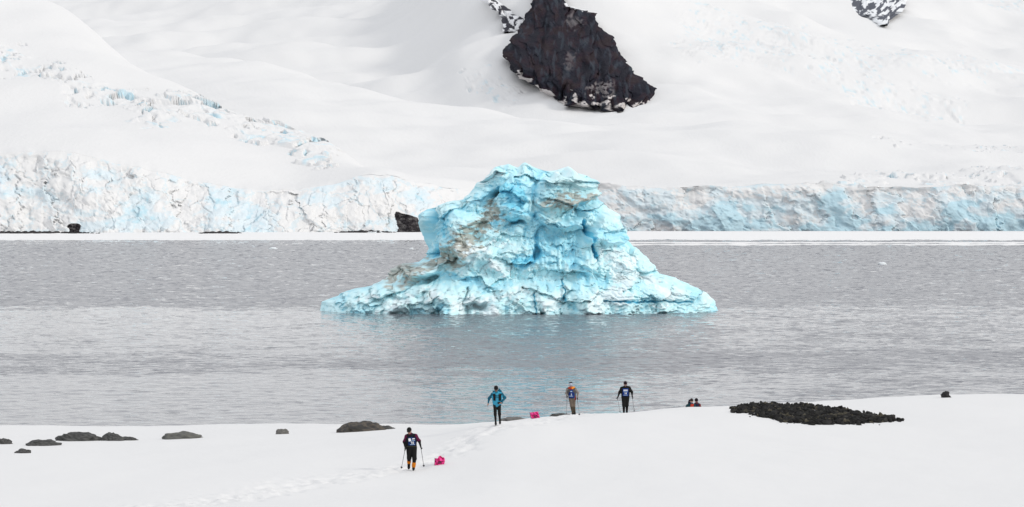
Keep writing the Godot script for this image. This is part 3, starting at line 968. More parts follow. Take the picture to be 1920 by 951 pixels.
# ---------------------------------------------------------------- people
# a bone: [from, to, radius from, radius to, colour]
func cap(p: Vector3, b: Array) -> float:
	var a: Vector3 = b[0]
	var ab: Vector3 = b[1] - a
	var l := ab.length_squared()
	var t := clampf((p - a).dot(ab) / l, 0.0, 1.0) if l > 1e-9 else 0.0
	return p.distance_to(a + ab * t) - lerpf(b[2], b[3], t)

func field(p: Vector3, bones: Array, k: float) -> float:
	var f := 1.0
	for b in bones:
		var d := cap(p, b)
		var h := maxf(k - absf(f - d), 0.0) / k
		f = minf(f, d) - h * h * k * 0.25
	return f

# surface nets round the bones, appended to arrays
func nets(bones: Array, cell: float, k: float, out: Dictionary) -> void:
	var lo := Vector3.ONE * 1e9
	var hi := -lo
	for b in bones:
		var r: float = maxf(b[2], b[3]) + k + cell * 2.5
		for e in [b[0], b[1]]:
			lo = lo.min(e - Vector3.ONE * r)
			hi = hi.max(e + Vector3.ONE * r)
	var n := Vector3i(((hi - lo) / cell).ceil()) + Vector3i.ONE
	var nx := n.x
	var nxy := n.x * n.y
	var f := PackedFloat32Array()
	f.resize(nxy * n.z)
	f.fill(1.0)
	for b in bones:
		var r: float = maxf(b[2], b[3]) + k + cell * 2.0
		var a0 := Vector3i(((b[0].min(b[1]) - Vector3.ONE * r - lo) / cell).floor()).clamp(Vector3i.ZERO, n - Vector3i.ONE)
		var a1 := Vector3i(((b[0].max(b[1]) + Vector3.ONE * r - lo) / cell).ceil()).clamp(Vector3i.ZERO, n - Vector3i.ONE)
		for z in range(a0.z, a1.z + 1):
			for y in range(a0.y, a1.y + 1):
				for x in range(a0.x, a1.x + 1):
					var d := cap(lo + Vector3(x, y, z) * cell, b)
					if d > k + cell * 2.0: continue
					var i := x + y * nx + z * nxy
					var h := maxf(k - absf(f[i] - d), 0.0) / k
					f[i] = minf(f[i], d) - h * h * k * 0.25
	var vid := {}
	var base: int = out.v.size()
	for z in n.z - 1:
		for y in n.y - 1:
			for x in n.x - 1:
				var i := x + y * nx + z * nxy
				var v := [f[i], f[i + 1], f[i + nx], f[i + nx + 1], f[i + nxy], f[i + nxy + 1], f[i + nxy + nx], f[i + nxy + nx + 1]]
				var neg := 0
				for q in v: if q < 0.0: neg += 1
				if neg == 0 or neg == 8: continue
				var sum := Vector3.ZERO
				var cnt := 0
				for e in [[0, 1], [2, 3], [4, 5], [6, 7], [0, 2], [1, 3], [4, 6], [5, 7], [0, 4], [1, 5], [2, 6], [3, 7]]:
					var fa: float = v[e[0]]
					var fb: float = v[e[1]]
					if (fa < 0.0) == (fb < 0.0): continue
					var t := fa / (fa - fb)
					var pa := Vector3(e[0] & 1, (e[0] >> 1) & 1, e[0] >> 2)
					var pb := Vector3(e[1] & 1, (e[1] >> 1) & 1, e[1] >> 2)
					sum += pa.lerp(pb, t)
					cnt += 1
				var p := lo + (Vector3(x, y, z) + sum / cnt) * cell
				vid[i] = out.v.size()
				out.v.append(p)
				var gx: float = v[1] + v[3] + v[5] + v[7] - v[0] - v[2] - v[4] - v[6]
				var gy: float = v[2] + v[3] + v[6] + v[7] - v[0] - v[1] - v[4] - v[5]
				var gz: float = v[4] + v[5] + v[6] + v[7] - v[0] - v[1] - v[2] - v[3]
				out.n.append(Vector3(gx, gy, gz).normalized())
				var best := 1e9
				var c := Color.WHITE
				for b in bones:
					var d := cap(p, b)
					if d < best:
						best = d
						c = b[4]
				out.c.append(c)
	for i in vid:
		var x: int = i % nx
		var y: int = (i / nx) % n.y
		var z: int = i / nxy
		if x == 0 or y == 0 or z == 0: continue
		var s := f[i] < 0.0
		for ax in 3:
			var st: int = [1, nx, nxy][ax]
			if s == (f[i + st] < 0.0): continue
			var u: int = [nx, nxy, 1][ax]
			var w: int = [nxy, 1, nx][ax]
			if not (vid.has(i - u) and vid.has(i - w) and vid.has(i - u - w)): continue
			var q := [vid[i], vid[i - u], vid[i - u - w], vid[i - w]]
			if s: out.i.append_array([q[0], q[2], q[1], q[0], q[3], q[2]])
			else: out.i.append_array([q[0], q[1], q[2], q[0], q[2], q[3]])

func net_mesh(groups: Array) -> ArrayMesh:
	# groups: [bones, cell, blend]
	var out := {"v": PackedVector3Array(), "n": PackedVector3Array(), "c": PackedColorArray(), "i": PackedInt32Array()}
	for g in groups: nets(g[0], g[1], g[2], out)
	var arr := []
	arr.resize(Mesh.ARRAY_MAX)
	arr[Mesh.ARRAY_VERTEX] = out.v
	arr[Mesh.ARRAY_NORMAL] = out.n
	arr[Mesh.ARRAY_COLOR] = out.c
	arr[Mesh.ARRAY_INDEX] = out.i
	var m := ArrayMesh.new()
	m.add_surface_from_arrays(Mesh.PRIMITIVE_TRIANGLES, arr)
	return m

# a cloth lying on the front of the body between given edges
func drape(bones: Array, x0: Callable, x1: Callable, ya: float, yb: float, gap: float, c: Color, thick := 0.012) -> ArrayMesh:
	var w := 15
	var h := 17
	var pts := PackedVector3Array()
	var col := PackedColorArray()
	for j in h:
		var y := lerpf(ya, yb, float(j) / (h - 1))
		for i in w:
			var x := lerpf(x0.call(y), x1.call(y), float(i) / (w - 1))
			var z := 0.6
			while z > -0.3:
				var f := field(Vector3(x, y, z), bones, 0.05)
				if f < gap: break
				z -= maxf(f - gap, 0.003) * 0.9
			pts.append(Vector3(x, y, z))
			col.append(c)
	var st := SurfaceTool.new()
	st.append_from(grid_mesh(pts, col, w, h), 0, Transform3D.IDENTITY)
	var back := PackedVector3Array()
	for p in pts: back.append(p - Vector3(0, 0, thick))
	st.append_from(grid_mesh(back, col, w, h, false, true), 0, Transform3D.IDENTITY)
	return st.commit()

func hand_bones(p: Vector3, dir: Vector3, side: float, c: Color, grip: bool) -> Array:
	# palm along dir; fingers curl forward round a grip or hang half open
	var out := []
	var d := dir.normalized()
	var across := Vector3(0, 0, 1)
	across = (across - d * across.dot(d)).normalized()
	var fwd := d.cross(across) * -side
	out.append([p, p + d * 0.055 + across * 0.012, 0.027, 0.030, c])
	for k in 4:
		var o := across * (0.033 - 0.022 * k)
		var l: float = [0.034, 0.040, 0.037, 0.029][k]
		var a := p + d * 0.075 + o
		var bend := fwd * (0.9 if grip else 0.35)
		var b := a + (d * 0.75 + bend * 0.5).normalized() * l
		var e := b + (d * (-0.1 if grip else 0.7) + bend).normalized() * l * 0.85
		out.append([a, b, 0.0105, 0.010, c])
		out.append([b, e, 0.010, 0.0085, c])
	var ta := p + d * 0.025 + across * 0.03
	var tb := ta + (d * 0.6 + across * 0.7 + fwd * 0.4).normalized() * 0.038
	out.append([ta, tb, 0.014, 0.012, c])
	out.append([tb, tb + (d * 0.7 + fwd * 0.6).normalized() * 0.03, 0.012, 0.010, c])
	return out

# J: joints in metres over the feet, x to the right of the picture, z towards the camera
func person(label: String, foot: Vector3, J: Dictionary, C: Dictionary) -> Dictionary:
	var root := thing("person", label, "person", foot, "people walking up over the snow")
	var bulk: float = C.get("bulk", 1.0)
	var body := []
	J.shl += Vector3(0.01, -0.055, 0)
	J.shr += Vector3(-0.01, -0.055, 0)
	J.head += Vector3(0, -0.025, 0.01)
	body.append([J.neck + Vector3(0, -0.03, -0.02), J.shl, 0.065, 0.068 * bulk, C.get("yoke", C.jacket)])
	body.append([J.neck + Vector3(0, -0.03, -0.02), J.shr, 0.065, 0.068 * bulk, C.get("yoke", C.jacket)])
	body.append([J.pel, J.chest, 0.125 * bulk, 0.13 * bulk, C.jacket])
	body.append([J.hipl + Vector3(0, 0.06, 0), J.shl + Vector3(0.05, -0.10, 0), 0.105 * bulk, 0.095 * bulk, C.jacket])
	body.append([J.hipr + Vector3(0, 0.06, 0), J.shr + Vector3(-0.05, -0.10, 0), 0.105 * bulk, 0.095 * bulk, C.jacket])
	body.append([J.shl, J.shr, 0.068 * bulk, 0.068 * bulk, C.jacket])
	body.append([J.chest, J.neck, 0.09, 0.062, C.get("collar", C.jacket)])
	for s in ["l", "r"]:
		body.append([J["sh" + s], J["el" + s], 0.072 * bulk, 0.058 * bulk, C.get("sleeve", C.jacket)])
		body.append([J["el" + s], J["ha" + s], 0.056 * bulk, 0.036, C.get("forearm", C.get("sleeve", C.jacket))])
		body.append([J["hip" + s], J["kn" + s], 0.108 * bulk * C.get("leg", 1.0), 0.075 * bulk * C.get("leg", 1.0), C.pants])
		body.append([J["kn" + s], J["an" + s], 0.072 * bulk * C.get("leg", 1.0), 0.05 * C.get("leg", 1.0), C.get("shin_" + s, C.get("shin", C.pants))])
		var an: Vector3 = J["an" + s]
		var toe := an + Vector3(J.get("toe", 0.0), -0.045, 0.17)
		body.append([an + Vector3(0, -0.04, -0.04), toe, 0.05, 0.042, C.boot])
	var hd: Vector3 = J.head
	var turn := Basis.from_euler(Vector3(C.get("nod", 0.2), C.get("yaw", 0.0), 0.0))
	var skin: Color = C.skin
	var face := []
	var H := func(x, y, z): return hd + turn * Vector3(x, y, z)
	face.append([H.call(0, 0.035, -0.02), H.call(0, 0.03, 0.015), 0.088, 0.082, skin])
	face.append([H.call(0, -0.02, 0.03), H.call(0, -0.065, 0.05), 0.062, 0.042, C.get("beard", skin)])
	face.append([H.call(0, 0.012, 0.09), H.call(0, -0.022, 0.112), 0.010, 0.015, skin])
	face.append([H.call(-0.02, -0.056, 0.088), H.call(0.02, -0.056, 0.088), 0.008, 0.008, C.get("lips", skin * 0.75)])
	face.append([H.call(-0.088, 0.01, -0.01), H.call(-0.09, -0.02, -0.01), 0.014, 0.010, skin])
	face.append([H.call(0.088, 0.01, -0.01), H.call(0.09, -0.02, -0.01), 0.014, 0.010, skin])
	face.append([H.call(0, -0.06, -0.01), J.neck, 0.055, 0.06, C.get("neckc", skin)])
	var hands := []
	for s in ["l", "r"]:
		var dir: Vector3 = J["hd" + s] if J.has("hd" + s) else (J["ha" + s] - J["el" + s])
		hands.append([hand_bones(J["ha" + s], dir, -1.0 if s == "l" else 1.0, C.glove, C.get("grip", true)), 0.007, 0.012])
	var groups := [[body, 0.027, 0.05], [face, 0.011, 0.02]]
	groups.append_array(hands)
	put("body", net_mesh(groups), M.cloth, root)
	# hat and glasses
	var hat := [[H.call(0, 0.075, -0.022), H.call(0, 0.07, 0.005), 0.090, 0.086, C.hat], [H.call(0, 0.052, -0.03), H.call(0, 0.058, 0.022), 0.095, 0.086, C.get("hatband", C.hat)]]
	put("hat", net_mesh([[hat, 0.012, 0.02]]), M.cloth, root)
	if C.has("glasses"):
		var gl := [[H.call(-0.055, 0.008, 0.075), H.call(-0.018, 0.008, 0.094), 0.021, 0.021, C.glasses], [H.call(0.018, 0.008, 0.094), H.call(0.055, 0.008, 0.075), 0.021, 0.021, C.glasses], [H.call(-0.055, 0.015, 0.075), H.call(-0.09, 0.015, 0.0), 0.007, 0.007, C.glasses], [H.call(0.055, 0.015, 0.075), H.call(0.09, 0.015, 0.0), 0.007, 0.007, C.glasses]]
		put("sunglasses", net_mesh([[gl, 0.008, 0.01]]), M.gloss, root)
	return {"root": root, "body": body, "H": H}

func rod(a: Vector3, b: Vector3, r0: float, r1: float, n := 10) -> ArrayMesh:
	var ax := (b - a).normalized()
	var s := ax.cross(Vector3(0, 0, 1) if absf(ax.z) < 0.9 else Vector3.RIGHT).normalized()
	var t := ax.cross(s)
	var pts := PackedVector3Array()
	for q in [[a, 0.001], [a, r0], [b, r1], [b, 0.001]]:
		for i in n:
			var u := TAU * i / n
			pts.append(q[0] + (s * cos(u) + t * sin(u)) * q[1])
	return grid_mesh(pts, PackedColorArray(), n, 4, true, false)

func pole(hand: Vector3, tip: Vector3, label: String) -> void:
	var d := (tip - hand).normalized()
	var o := thing("trekking_pole", label, "trekking pole", tip, "trekking poles in the walkers' hands")
	var a := hand - d * 0.05 - tip
	put("shaft", rod(a, Vector3.ZERO, 0.012, 0.009), M.pole, o)
	put("grip", rod(a - d * 0.03, a + d * 0.14, 0.017, 0.016), M.black, o)
	put("basket", rod(-d * 0.09, -d * 0.075, 0.045, 0.04), M.black, o)

func number(root: Node3D, text: String, pos: Vector3, size: float, mat: Material, tilt := 0.0) -> void:
	var t := TextMesh.new()
	t.text = text
	var f := SystemFont.new()
	f.font_names = PackedStringArray(["Droid Sans"])
	f.font_weight = 700
	t.font = f
	t.font_size = 32
	t.pixel_size = size / 32.0
	t.depth = 0.008
	var o := put("number", t, mat, root)
	o.position = pos
	o.rotation.x = tilt

func front_z(bones: Array, x: float, y: float) -> float:
	var z := 0.6
	while z > -0.3:
		var f := field(Vector3(x, y, z), bones, 0.05)
		if f < 0.0: break
		z -= maxf(f, 0.003) * 0.9
	return z

func mark(P: Dictionary, x: float, y: float, w: float, h: float, mat: Material, called := "print", roll := 0.0) -> void:
	var b := BoxMesh.new()
	b.size = Vector3(w, h, 0.008)
	var o := put(called, b, mat, P.root)
	o.position = Vector3(x, y, front_z(P.body, x, y) + 0.029)
	o.rotation.z = roll

func strip(xa: float, xb: float) -> Array:
	return [func(_y): return xa, func(_y): return xb]

func marker_flag(px: float, py: float, tilt: float, w: float, h: float, label: String, seed_: int) -> void:
	# a stiff pink cloth on a short stick stuck in the snow, black print on it
	var p := on_snow(px, py)
	var o := thing("marker_flag", label, "flag", p, "pink course markers on the snow")
	var n := noise(seed_, 3.0, 2)
	var pts := PackedVector3Array()
	var nw := 18
	for layer in 2:
		for j in 14:
			for i in nw:
				var u := float(i) / (nw - 1)
				var v := float(j) / 13.0
				var x := (u - 0.5) * w + tilt * v * w
				var y := v * h + (u - 0.4) * 0.05 - 0.02
				# the raised corner and the bulge at the lower side
				y += smoothstep(0.6, 1.0, v) * smoothstep(0.30, 0.45, u) * (1.0 - smoothstep(0.62, 0.85, u)) * h * 0.28 * float(tilt >= 0.0)
				x += smoothstep(0.5, 1.0, u) * sin(v * PI) * 0.04 * float(tilt >= 0.0)
				var z := n.get_noise_2d(u * 1.2, v) * 0.16 + 0.05 * sin(u * 5.0) + v * -0.06
				pts.append(Vector3(x, y, z - 0.008 * layer))
	var a := pts.slice(0, nw * 14)
	var b := pts.slice(nw * 14)
	var st := SurfaceTool.new()
	st.append_from(grid_mesh(a, PackedColorArray(), nw, 14), 0, Transform3D.IDENTITY)
	st.append_from(grid_mesh(b, PackedColorArray(), nw, 14, false, true), 0, Transform3D.IDENTITY)
	put("cloth", st.commit(), M.pink, o)
	# black print, following the cloth
	var q := PackedVector3Array()
	for j in 5:
		for i in 7:
			var u := 6 + i - (1 if j == 2 else 0)
			var v := 3 + j
			q.append(a[v * nw + u] + Vector3(0, 0, 0.004))
	put("print", grid_mesh(q, PackedColorArray(), 7, 5), M.black, o)
	put("stick", rod(Vector3(-w * 0.5, -0.15, -0.02), Vector3(-w * 0.5 + tilt * w, h * 0.95, -0.05), 0.01, 0.01), M.black, o)

func build_people() -> void:
	var black := Color(0.012, 0.012, 0.014)
	var navy := Color(0.015, 0.035, 0.12)
	var skin := Color(0.36, 0.20, 0.15)
	# --- maroon sleeves, orange gaiters
	var f := on_snow(771, 883)
	var J := {"pel": Vector3(0.01, 0.93, 0), "chest": Vector3(-0.01, 1.34, 0.03), "neck": Vector3(-0.05, 1.50, 0.05), "head": Vector3(-0.085, 1.62, 0.11),
		"shl": Vector3(-0.20, 1.43, 0.02), "shr": Vector3(0.18, 1.45, 0.02), "ell": Vector3(-0.29, 1.16, 0.0), "elr": Vector3(0.32, 1.19, -0.02), "hal": Vector3(-0.245, 0.93, 0.14), "har": Vector3(0.38, 0.98, 0.10),
		"hipl": Vector3(-0.09, 0.90, 0), "hipr": Vector3(0.10, 0.90, 0), "knl": Vector3(-0.09, 0.50, 0.05), "knr": Vector3(0.13, 0.49, 0.14), "anl": Vector3(-0.11, 0.12, -0.10), "anr": Vector3(0.09, 0.09, 0.12)}
	var C := {"jacket": Color(0.014, 0.014, 0.018), "sleeve": Color(0.10, 0.014, 0.045), "forearm": black, "collar": Color(0.09, 0.012, 0.04), "pants": black, "shin_l": black, "boot": black, "glove": black, "hat": black, "skin": skin, "glasses": black, "nod": 0.35, "yaw": -0.3, "bulk": 1.08, "leg": 1.1}
	var P := person("walker in maroon sleeves with black hat, blue bib and orange gaiters", f, J, C)
	var s := strip(-0.13, 0.17)
	put("bib", drape(P.body, func(y): return -0.12 - (y - 1.0) * 0.02, func(y): return 0.17, 1.02, 1.36, 0.02, navy), M.cloth, P.root)
	for k in ["l", "r"]:
		var kn: Vector3 = J["kn" + k]
		var an: Vector3 = J["an" + k]
		var c := Color(0.55, 0.17, 0.012)
		var top := 0.52 if k == "r" else 0.38
		var bot := 0.80 if k == "r" else 0.5
		put("gaiter", net_mesh([[[[kn.lerp(an, top), kn.lerp(an, bot), 0.082, 0.078, c]], 0.014, 0.02]]), M.cloth, P.root)
	mark(P, -0.06, 1.25, 0.10, 0.12, M.white, "logo", 0.2)
	mark(P, 0.07, 1.29, 0.15, 0.04, M.white, "print", 0.1)
	mark(P, 0.07, 1.22, 0.16, 0.022, M.sky_print, "print", 0.1)
	mark(P, 0.05, 1.06, 0.20, 0.022, M.sky_print, "print", 0.06)
	number(P.root, "16", Vector3(0.04, 1.135, front_z(P.body, 0.04, 1.13) + 0.03), 0.13, M.white)
	put("strap", drape(P.body, func(_y): return -0.17, func(_y): return -0.12, 1.24, 1.40, 0.03, black), M.cloth, P.root)
	put("strap", drape(P.body, func(_y): return 0.10, func(_y): return 0.15, 1.24, 1.42, 0.03, black), M.cloth, P.root)
	put("belt", drape(P.body, func(_y): return -0.19, func(_y): return 0.21, 0.95, 1.0, 0.022, Color(0.03, 0.03, 0.02)), M.cloth, P.root)
	pole(f + J.hal + Vector3(-0.005, -0.07, 0.03), on_snow(752, 880), "slim metal pole planted beside the maroon walker's darker boot")
	pole(f + J.har + Vector3(0.015, -0.07, 0.03), on_snow(794.5, 877), "slim metal pole planted between maroon walker and pink marker")
	# --- teal jacket runner
	f = on_snow(932, 798.5)
	J = {"pel": Vector3(0.0, 0.95, 0), "chest": Vector3(0.0, 1.36, 0.05), "neck": Vector3(-0.02, 1.53, 0.08), "head": Vector3(-0.045, 1.66, 0.12),
		"shl": Vector3(-0.21, 1.45, 0.03), "shr": Vector3(0.21, 1.47, 0.03), "ell": Vector3(-0.36, 1.22, -0.05), "elr": Vector3(0.36, 1.24, -0.06), "hal": Vector3(-0.40, 0.99, 0.05), "har": Vector3(0.20, 1.03, 0.18),
		"hdr": Vector3(-0.8, -0.2, 0.5), "hipl": Vector3(-0.09, 0.92, 0), "hipr": Vector3(0.09, 0.92, 0), "knl": Vector3(-0.085, 0.50, 0.06), "knr": Vector3(0.11, 0.50, 0.04), "anl": Vector3(-0.06, 0.10, 0.04), "anr": Vector3(0.13, 0.13, -0.12)}
	C = {"jacket": Color(0.05, 0.30, 0.46), "sleeve": Color(0.012, 0.10, 0.16), "collar": Color(0.02, 0.16, 0.22), "pants": black, "boot": black, "glove": Color(0.34, 0.2, 0.16), "hat": black, "skin": Color(0.30, 0.16, 0.11), "beard": Color(0.16, 0.08, 0.06), "glasses": black, "grip": false, "nod": 0.25, "leg": 0.86}
	P = person("runner in teal blue jacket, black tights and black hat with bare hands", f, J, C)
	var hood := [[Vector3(-0.13, 1.50, -0.06), Vector3(0.14, 1.52, -0.05), 0.07, 0.075, C.sleeve], [Vector3(0.12, 1.54, 0.0), Vector3(0.10, 1.62, -0.05), 0.06, 0.04, C.sleeve]]
	put("hood", net_mesh([[hood, 0.016, 0.04]]), M.cloth, P.root)
	put("strap", drape(P.body, func(y): return -0.19 + (1.47 - y) * 0.06, func(y): return -0.09 + (1.47 - y) * 0.05, 1.12, 1.43, 0.03, black), M.cloth, P.root)
	put("strap", drape(P.body, func(y): return 0.08, func(y): return 0.19, 1.12, 1.44, 0.03, black), M.cloth, P.root)
	for y in [1.27, 1.34]:
		put("chest_strap", drape(P.body, func(_y): return -0.1, func(_y): return 0.1, y, y + 0.018, 0.022, black), M.cloth, P.root)
	mark(P, 0.12, 1.40, 0.035, 0.035, M.white, "badge")
	put("backpack", net_mesh([[[[Vector3(-0.08, 1.12, -0.17), Vector3(-0.08, 1.40, -0.16), 0.09, 0.08, black], [Vector3(0.08, 1.12, -0.17), Vector3(0.08, 1.40, -0.16), 0.09, 0.08, black]], 0.02, 0.05]]), M.cloth, P.root)
	put("waist_pouch", net_mesh([[[[Vector3(0.06, 1.02, 0.17), Vector3(0.22, 1.03, 0.14), 0.045, 0.04, black]], 0.016, 0.02]]), M.cloth, P.root)
	# --- tan walker with bib
	f = on_snow(1074, 779)
	J = {"pel": Vector3(-0.03, 0.90, 0), "chest": Vector3(-0.07, 1.30, 0.05), "neck": Vector3(-0.09, 1.45, 0.08), "head": Vector3(-0.10, 1.57, 0.13),
		"shl": Vector3(-0.26, 1.38, 0.03), "shr": Vector3(0.14, 1.38, 0.03), "ell": Vector3(-0.33, 1.12, -0.03), "elr": Vector3(0.27, 1.13, -0.04), "hal": Vector3(-0.29, 0.99, 0.18), "har": Vector3(0.23, 0.90, 0.12),
		"hipl": Vector3(-0.11, 0.87, 0), "hipr": Vector3(0.06, 0.87, 0), "knl": Vector3(-0.06, 0.47, 0.08), "knr": Vector3(0.06, 0.46, 0.03), "anl": Vector3(0.0, 0.10, 0.02), "anr": Vector3(0.11, 0.10, -0.08)}
	var tan_c := Color(0.14, 0.11, 0.09)
	C = {"jacket": Color(0.09, 0.085, 0.085), "sleeve": Color(0.22, 0.195, 0.18), "collar": Color(0.55, 0.12, 0.02), "neckc": Color(0.5, 0.13, 0.04), "pants": tan_c, "shin": Color(0.07, 0.055, 0.042), "boot": black, "glove": black, "hat": black, "hatband": Color(0.42, 0.47, 0.55), "skin": Color(0.33, 0.2, 0.17), "glasses": Color(0.22, 0.26, 0.32), "nod": 0.3, "bulk": 0.98}
	P = person("walker in tan with orange collar, pale hat band and long blue bib", f, J, C)
	put("bib", drape(P.body, func(y): return -0.21 if y < 1.16 else -0.14, func(y): return 0.09 if y < 1.16 else 0.01, 0.88, 1.32, 0.022, Color(0.012, 0.035, 0.15)), M.cloth, P.root)
	put("scarf", net_mesh([[[[Vector3(-0.20, 1.40, 0.10), Vector3(-0.06, 1.36, 0.16), 0.045, 0.04, Color(0.45, 0.05, 0.02)], [Vector3(-0.04, 1.38, 0.15), Vector3(0.06, 1.42, 0.07), 0.045, 0.05, Color(0.8, 0.28, 0.03)]], 0.014, 0.03]]), M.cloth, P.root)
	put("jacket_tail", net_mesh([[[[Vector3(0.11, 0.97, 0.04), Vector3(0.13, 0.80, 0.05), 0.05, 0.05, Color(0.25, 0.015, 0.03)]], 0.016, 0.02]]), M.cloth, P.root)
	mark(P, -0.08, 1.22, 0.10, 0.05, M.sky_print, "logo")
	mark(P, -0.08, 0.98, 0.18, 0.03, M.sky_print)
	number(P.root, "2", Vector3(-0.07, 1.065, front_z(P.body, -0.07, 1.06) + 0.035), 0.12, M.white)
	pole(f + J.hal + Vector3(0, -0.06, 0.03), on_snow(1062, 779), "slim pole planted beside the thin dark slab")
	pole(f + J.har + Vector3(0, -0.07, 0.03), on_snow(1086.5, 779), "slim pole in the tan walker's lower hand")
	# --- black walker with blue bib, lower legs behind the crest
	var d := 139.5
	f = Vector3((1173 - 960.0) / F * d, snow_height(1173, d), -d)
	J = {"pel": Vector3(0.0, 0.92, 0), "chest": Vector3(0.0, 1.33, 0.04), "neck": Vector3(0.0, 1.48, 0.07), "head": Vector3(-0.01, 1.60, 0.12),
		"shl": Vector3(-0.20, 1.41, 0.02), "shr": Vector3(0.20, 1.43, 0.02), "ell": Vector3(-0.31, 1.14, -0.02), "elr": Vector3(0.34, 1.16, -0.02), "hal": Vector3(-0.40, 0.90, 0.12), "har": Vector3(0.35, 0.95, 0.12),
		"hdl": Vector3(-0.6, -0.8, 0.2), "hipl": Vector3(-0.09, 0.90, 0), "hipr": Vector3(0.09, 0.90, 0), "knl": Vector3(-0.09, 0.49, 0.10), "knr": Vector3(0.08, 0.48, 0.02), "anl": Vector3(-0.08, 0.10, 0.04), "anr": Vector3(0.08, 0.11, -0.14)}
	C = {"jacket": black, "pants": black, "boot": black, "glove": Color(0.03, 0.03, 0.035), "hat": Color(0.016, 0.01, 0.012), "skin": Color(0.28, 0.18, 0.16), "nod": 0.3, "bulk": 1.12, "leg": 1.05}
	P = person("walker all in black with royal blue bib, legs behind the snow crest", f, J, C)
	put("bib", drape(P.body, func(_y): return -0.15, func(_y): return 0.15, 0.96, 1.36, 0.022, Color(0.014, 0.04, 0.20)), M.cloth, P.root)
	mark(P, 0.0, 1.27, 0.22, 0.05, M.white, "logo")
	mark(P, 0.0, 1.19, 0.22, 0.028, M.sky_print)
	mark(P, 0.0, 1.01, 0.20, 0.022, M.sky_print)
	number(P.root, "18", Vector3(0.0, 1.10, front_z(P.body, 0.0, 1.10) + 0.03), 0.12, M.white)
	pole(f + J.hal + Vector3(-0.02, -0.06, 0.03), Vector3(f.x - 0.28, f.y + 0.10, f.z + 0.4), "thin dark pole in the black walker's outstretched hand")
	pole(f + J.har + Vector3(0.01, -0.07, 0.03), Vector3(f.x + 0.45, f.y + 0.12, f.z + 0.4), "thin dark pole beside the black walker's hip")
	# --- the pair climbing up behind the crest
	d = 149.0
	f = Vector3((1296 - 960.0) / F * d, snow_height(1296, d), -d)
	f.y = at(1296, 747.0, d).y - 1.75
	J = {"pel": Vector3(0.0, 0.92, 0), "chest": Vector3(0.0, 1.33, 0.04), "neck": Vector3(0.02, 1.48, 0.07), "head": Vector3(0.03, 1.60, 0.12),
		"shl": Vector3(-0.20, 1.38, 0.02), "shr": Vector3(0.19, 1.40, 0.02), "ell": Vector3(-0.32, 1.12, 0.0), "elr": Vector3(0.28, 1.12, 0.0), "hal": Vector3(-0.30, 0.92, 0.15), "har": Vector3(0.25, 0.92, 0.15),
		"hipl": Vector3(-0.09, 0.90, 0), "hipr": Vector3(0.09, 0.90, 0), "knl": Vector3(-0.09, 0.49, 0.10), "knr": Vector3(0.08, 0.48, 0.02), "anl": Vector3(-0.08, 0.10, 0.04), "anr": Vector3(0.08, 0.11, -0.1)}
	C = {"jacket": Color(0.012, 0.05, 0.06), "sleeve": Color(0.012, 0.05, 0.06), "collar": Color(0.03, 0.03, 0.05), "neckc": Color(0.12, 0.12, 0.17), "beard": Color(0.18, 0.18, 0.25), "pants": black, "boot": black, "glove": black, "hat": Color(0.03, 0.02, 0.02), "skin": Color(0.42, 0.27, 0.2), "nod": 0.1}
	P = person("walker with red jacket front, dark green sleeve and grey neck warmer", f, J, C)
	put("jacket_front", drape(P.body, func(y): return -0.08 + (y - 1.2) * 0.3, func(y): return 0.12 + (y - 1.2) * 0.2, 0.95, 1.43, 0.02, Color(0.42, 0.05, 0.03)), M.cloth, P.root)
	put("hood", net_mesh([[[[Vector3(-0.10, 1.47, -0.02), Vector3(-0.08, 1.62, -0.02), 0.07, 0.05, Color(0.015, 0.015, 0.035)]], 0.016, 0.03]]), M.cloth, P.root)
	f = Vector3((1306 - 960.0) / F * (d + 0.8), 0, -d - 0.8)
	f.y = at(1306, 746.5, d + 0.8).y - 1.75
	J.head = Vector3(0.0, 1.60, 0.12)
	J.shl += Vector3(0, 0.055, 0)
	J.shr += Vector3(0, 0.055, 0)
	C = {"jacket": Color(0.02, 0.02, 0.05), "sleeve": Color(0.16, 0.025, 0.02), "collar": Color(0.12, 0.03, 0.025), "pants": black, "boot": black, "glove": black, "hat": Color(0.012, 0.008, 0.014), "skin": Color(0.2, 0.10, 0.10), "nod": 0.2}
	P = person("walker with black hat and dark red sleeves close behind the red jacket", f, J, C)
	# --- pink markers
	marker_flag(823, 873.5, 0.04, 0.38, 0.30, "pink marker flag with black print beside the maroon walker", 901)
	marker_flag(1005, 785.5, -0.25, 0.42, 0.33, "pink marker flag with black print between teal runner and tan walker", 902)

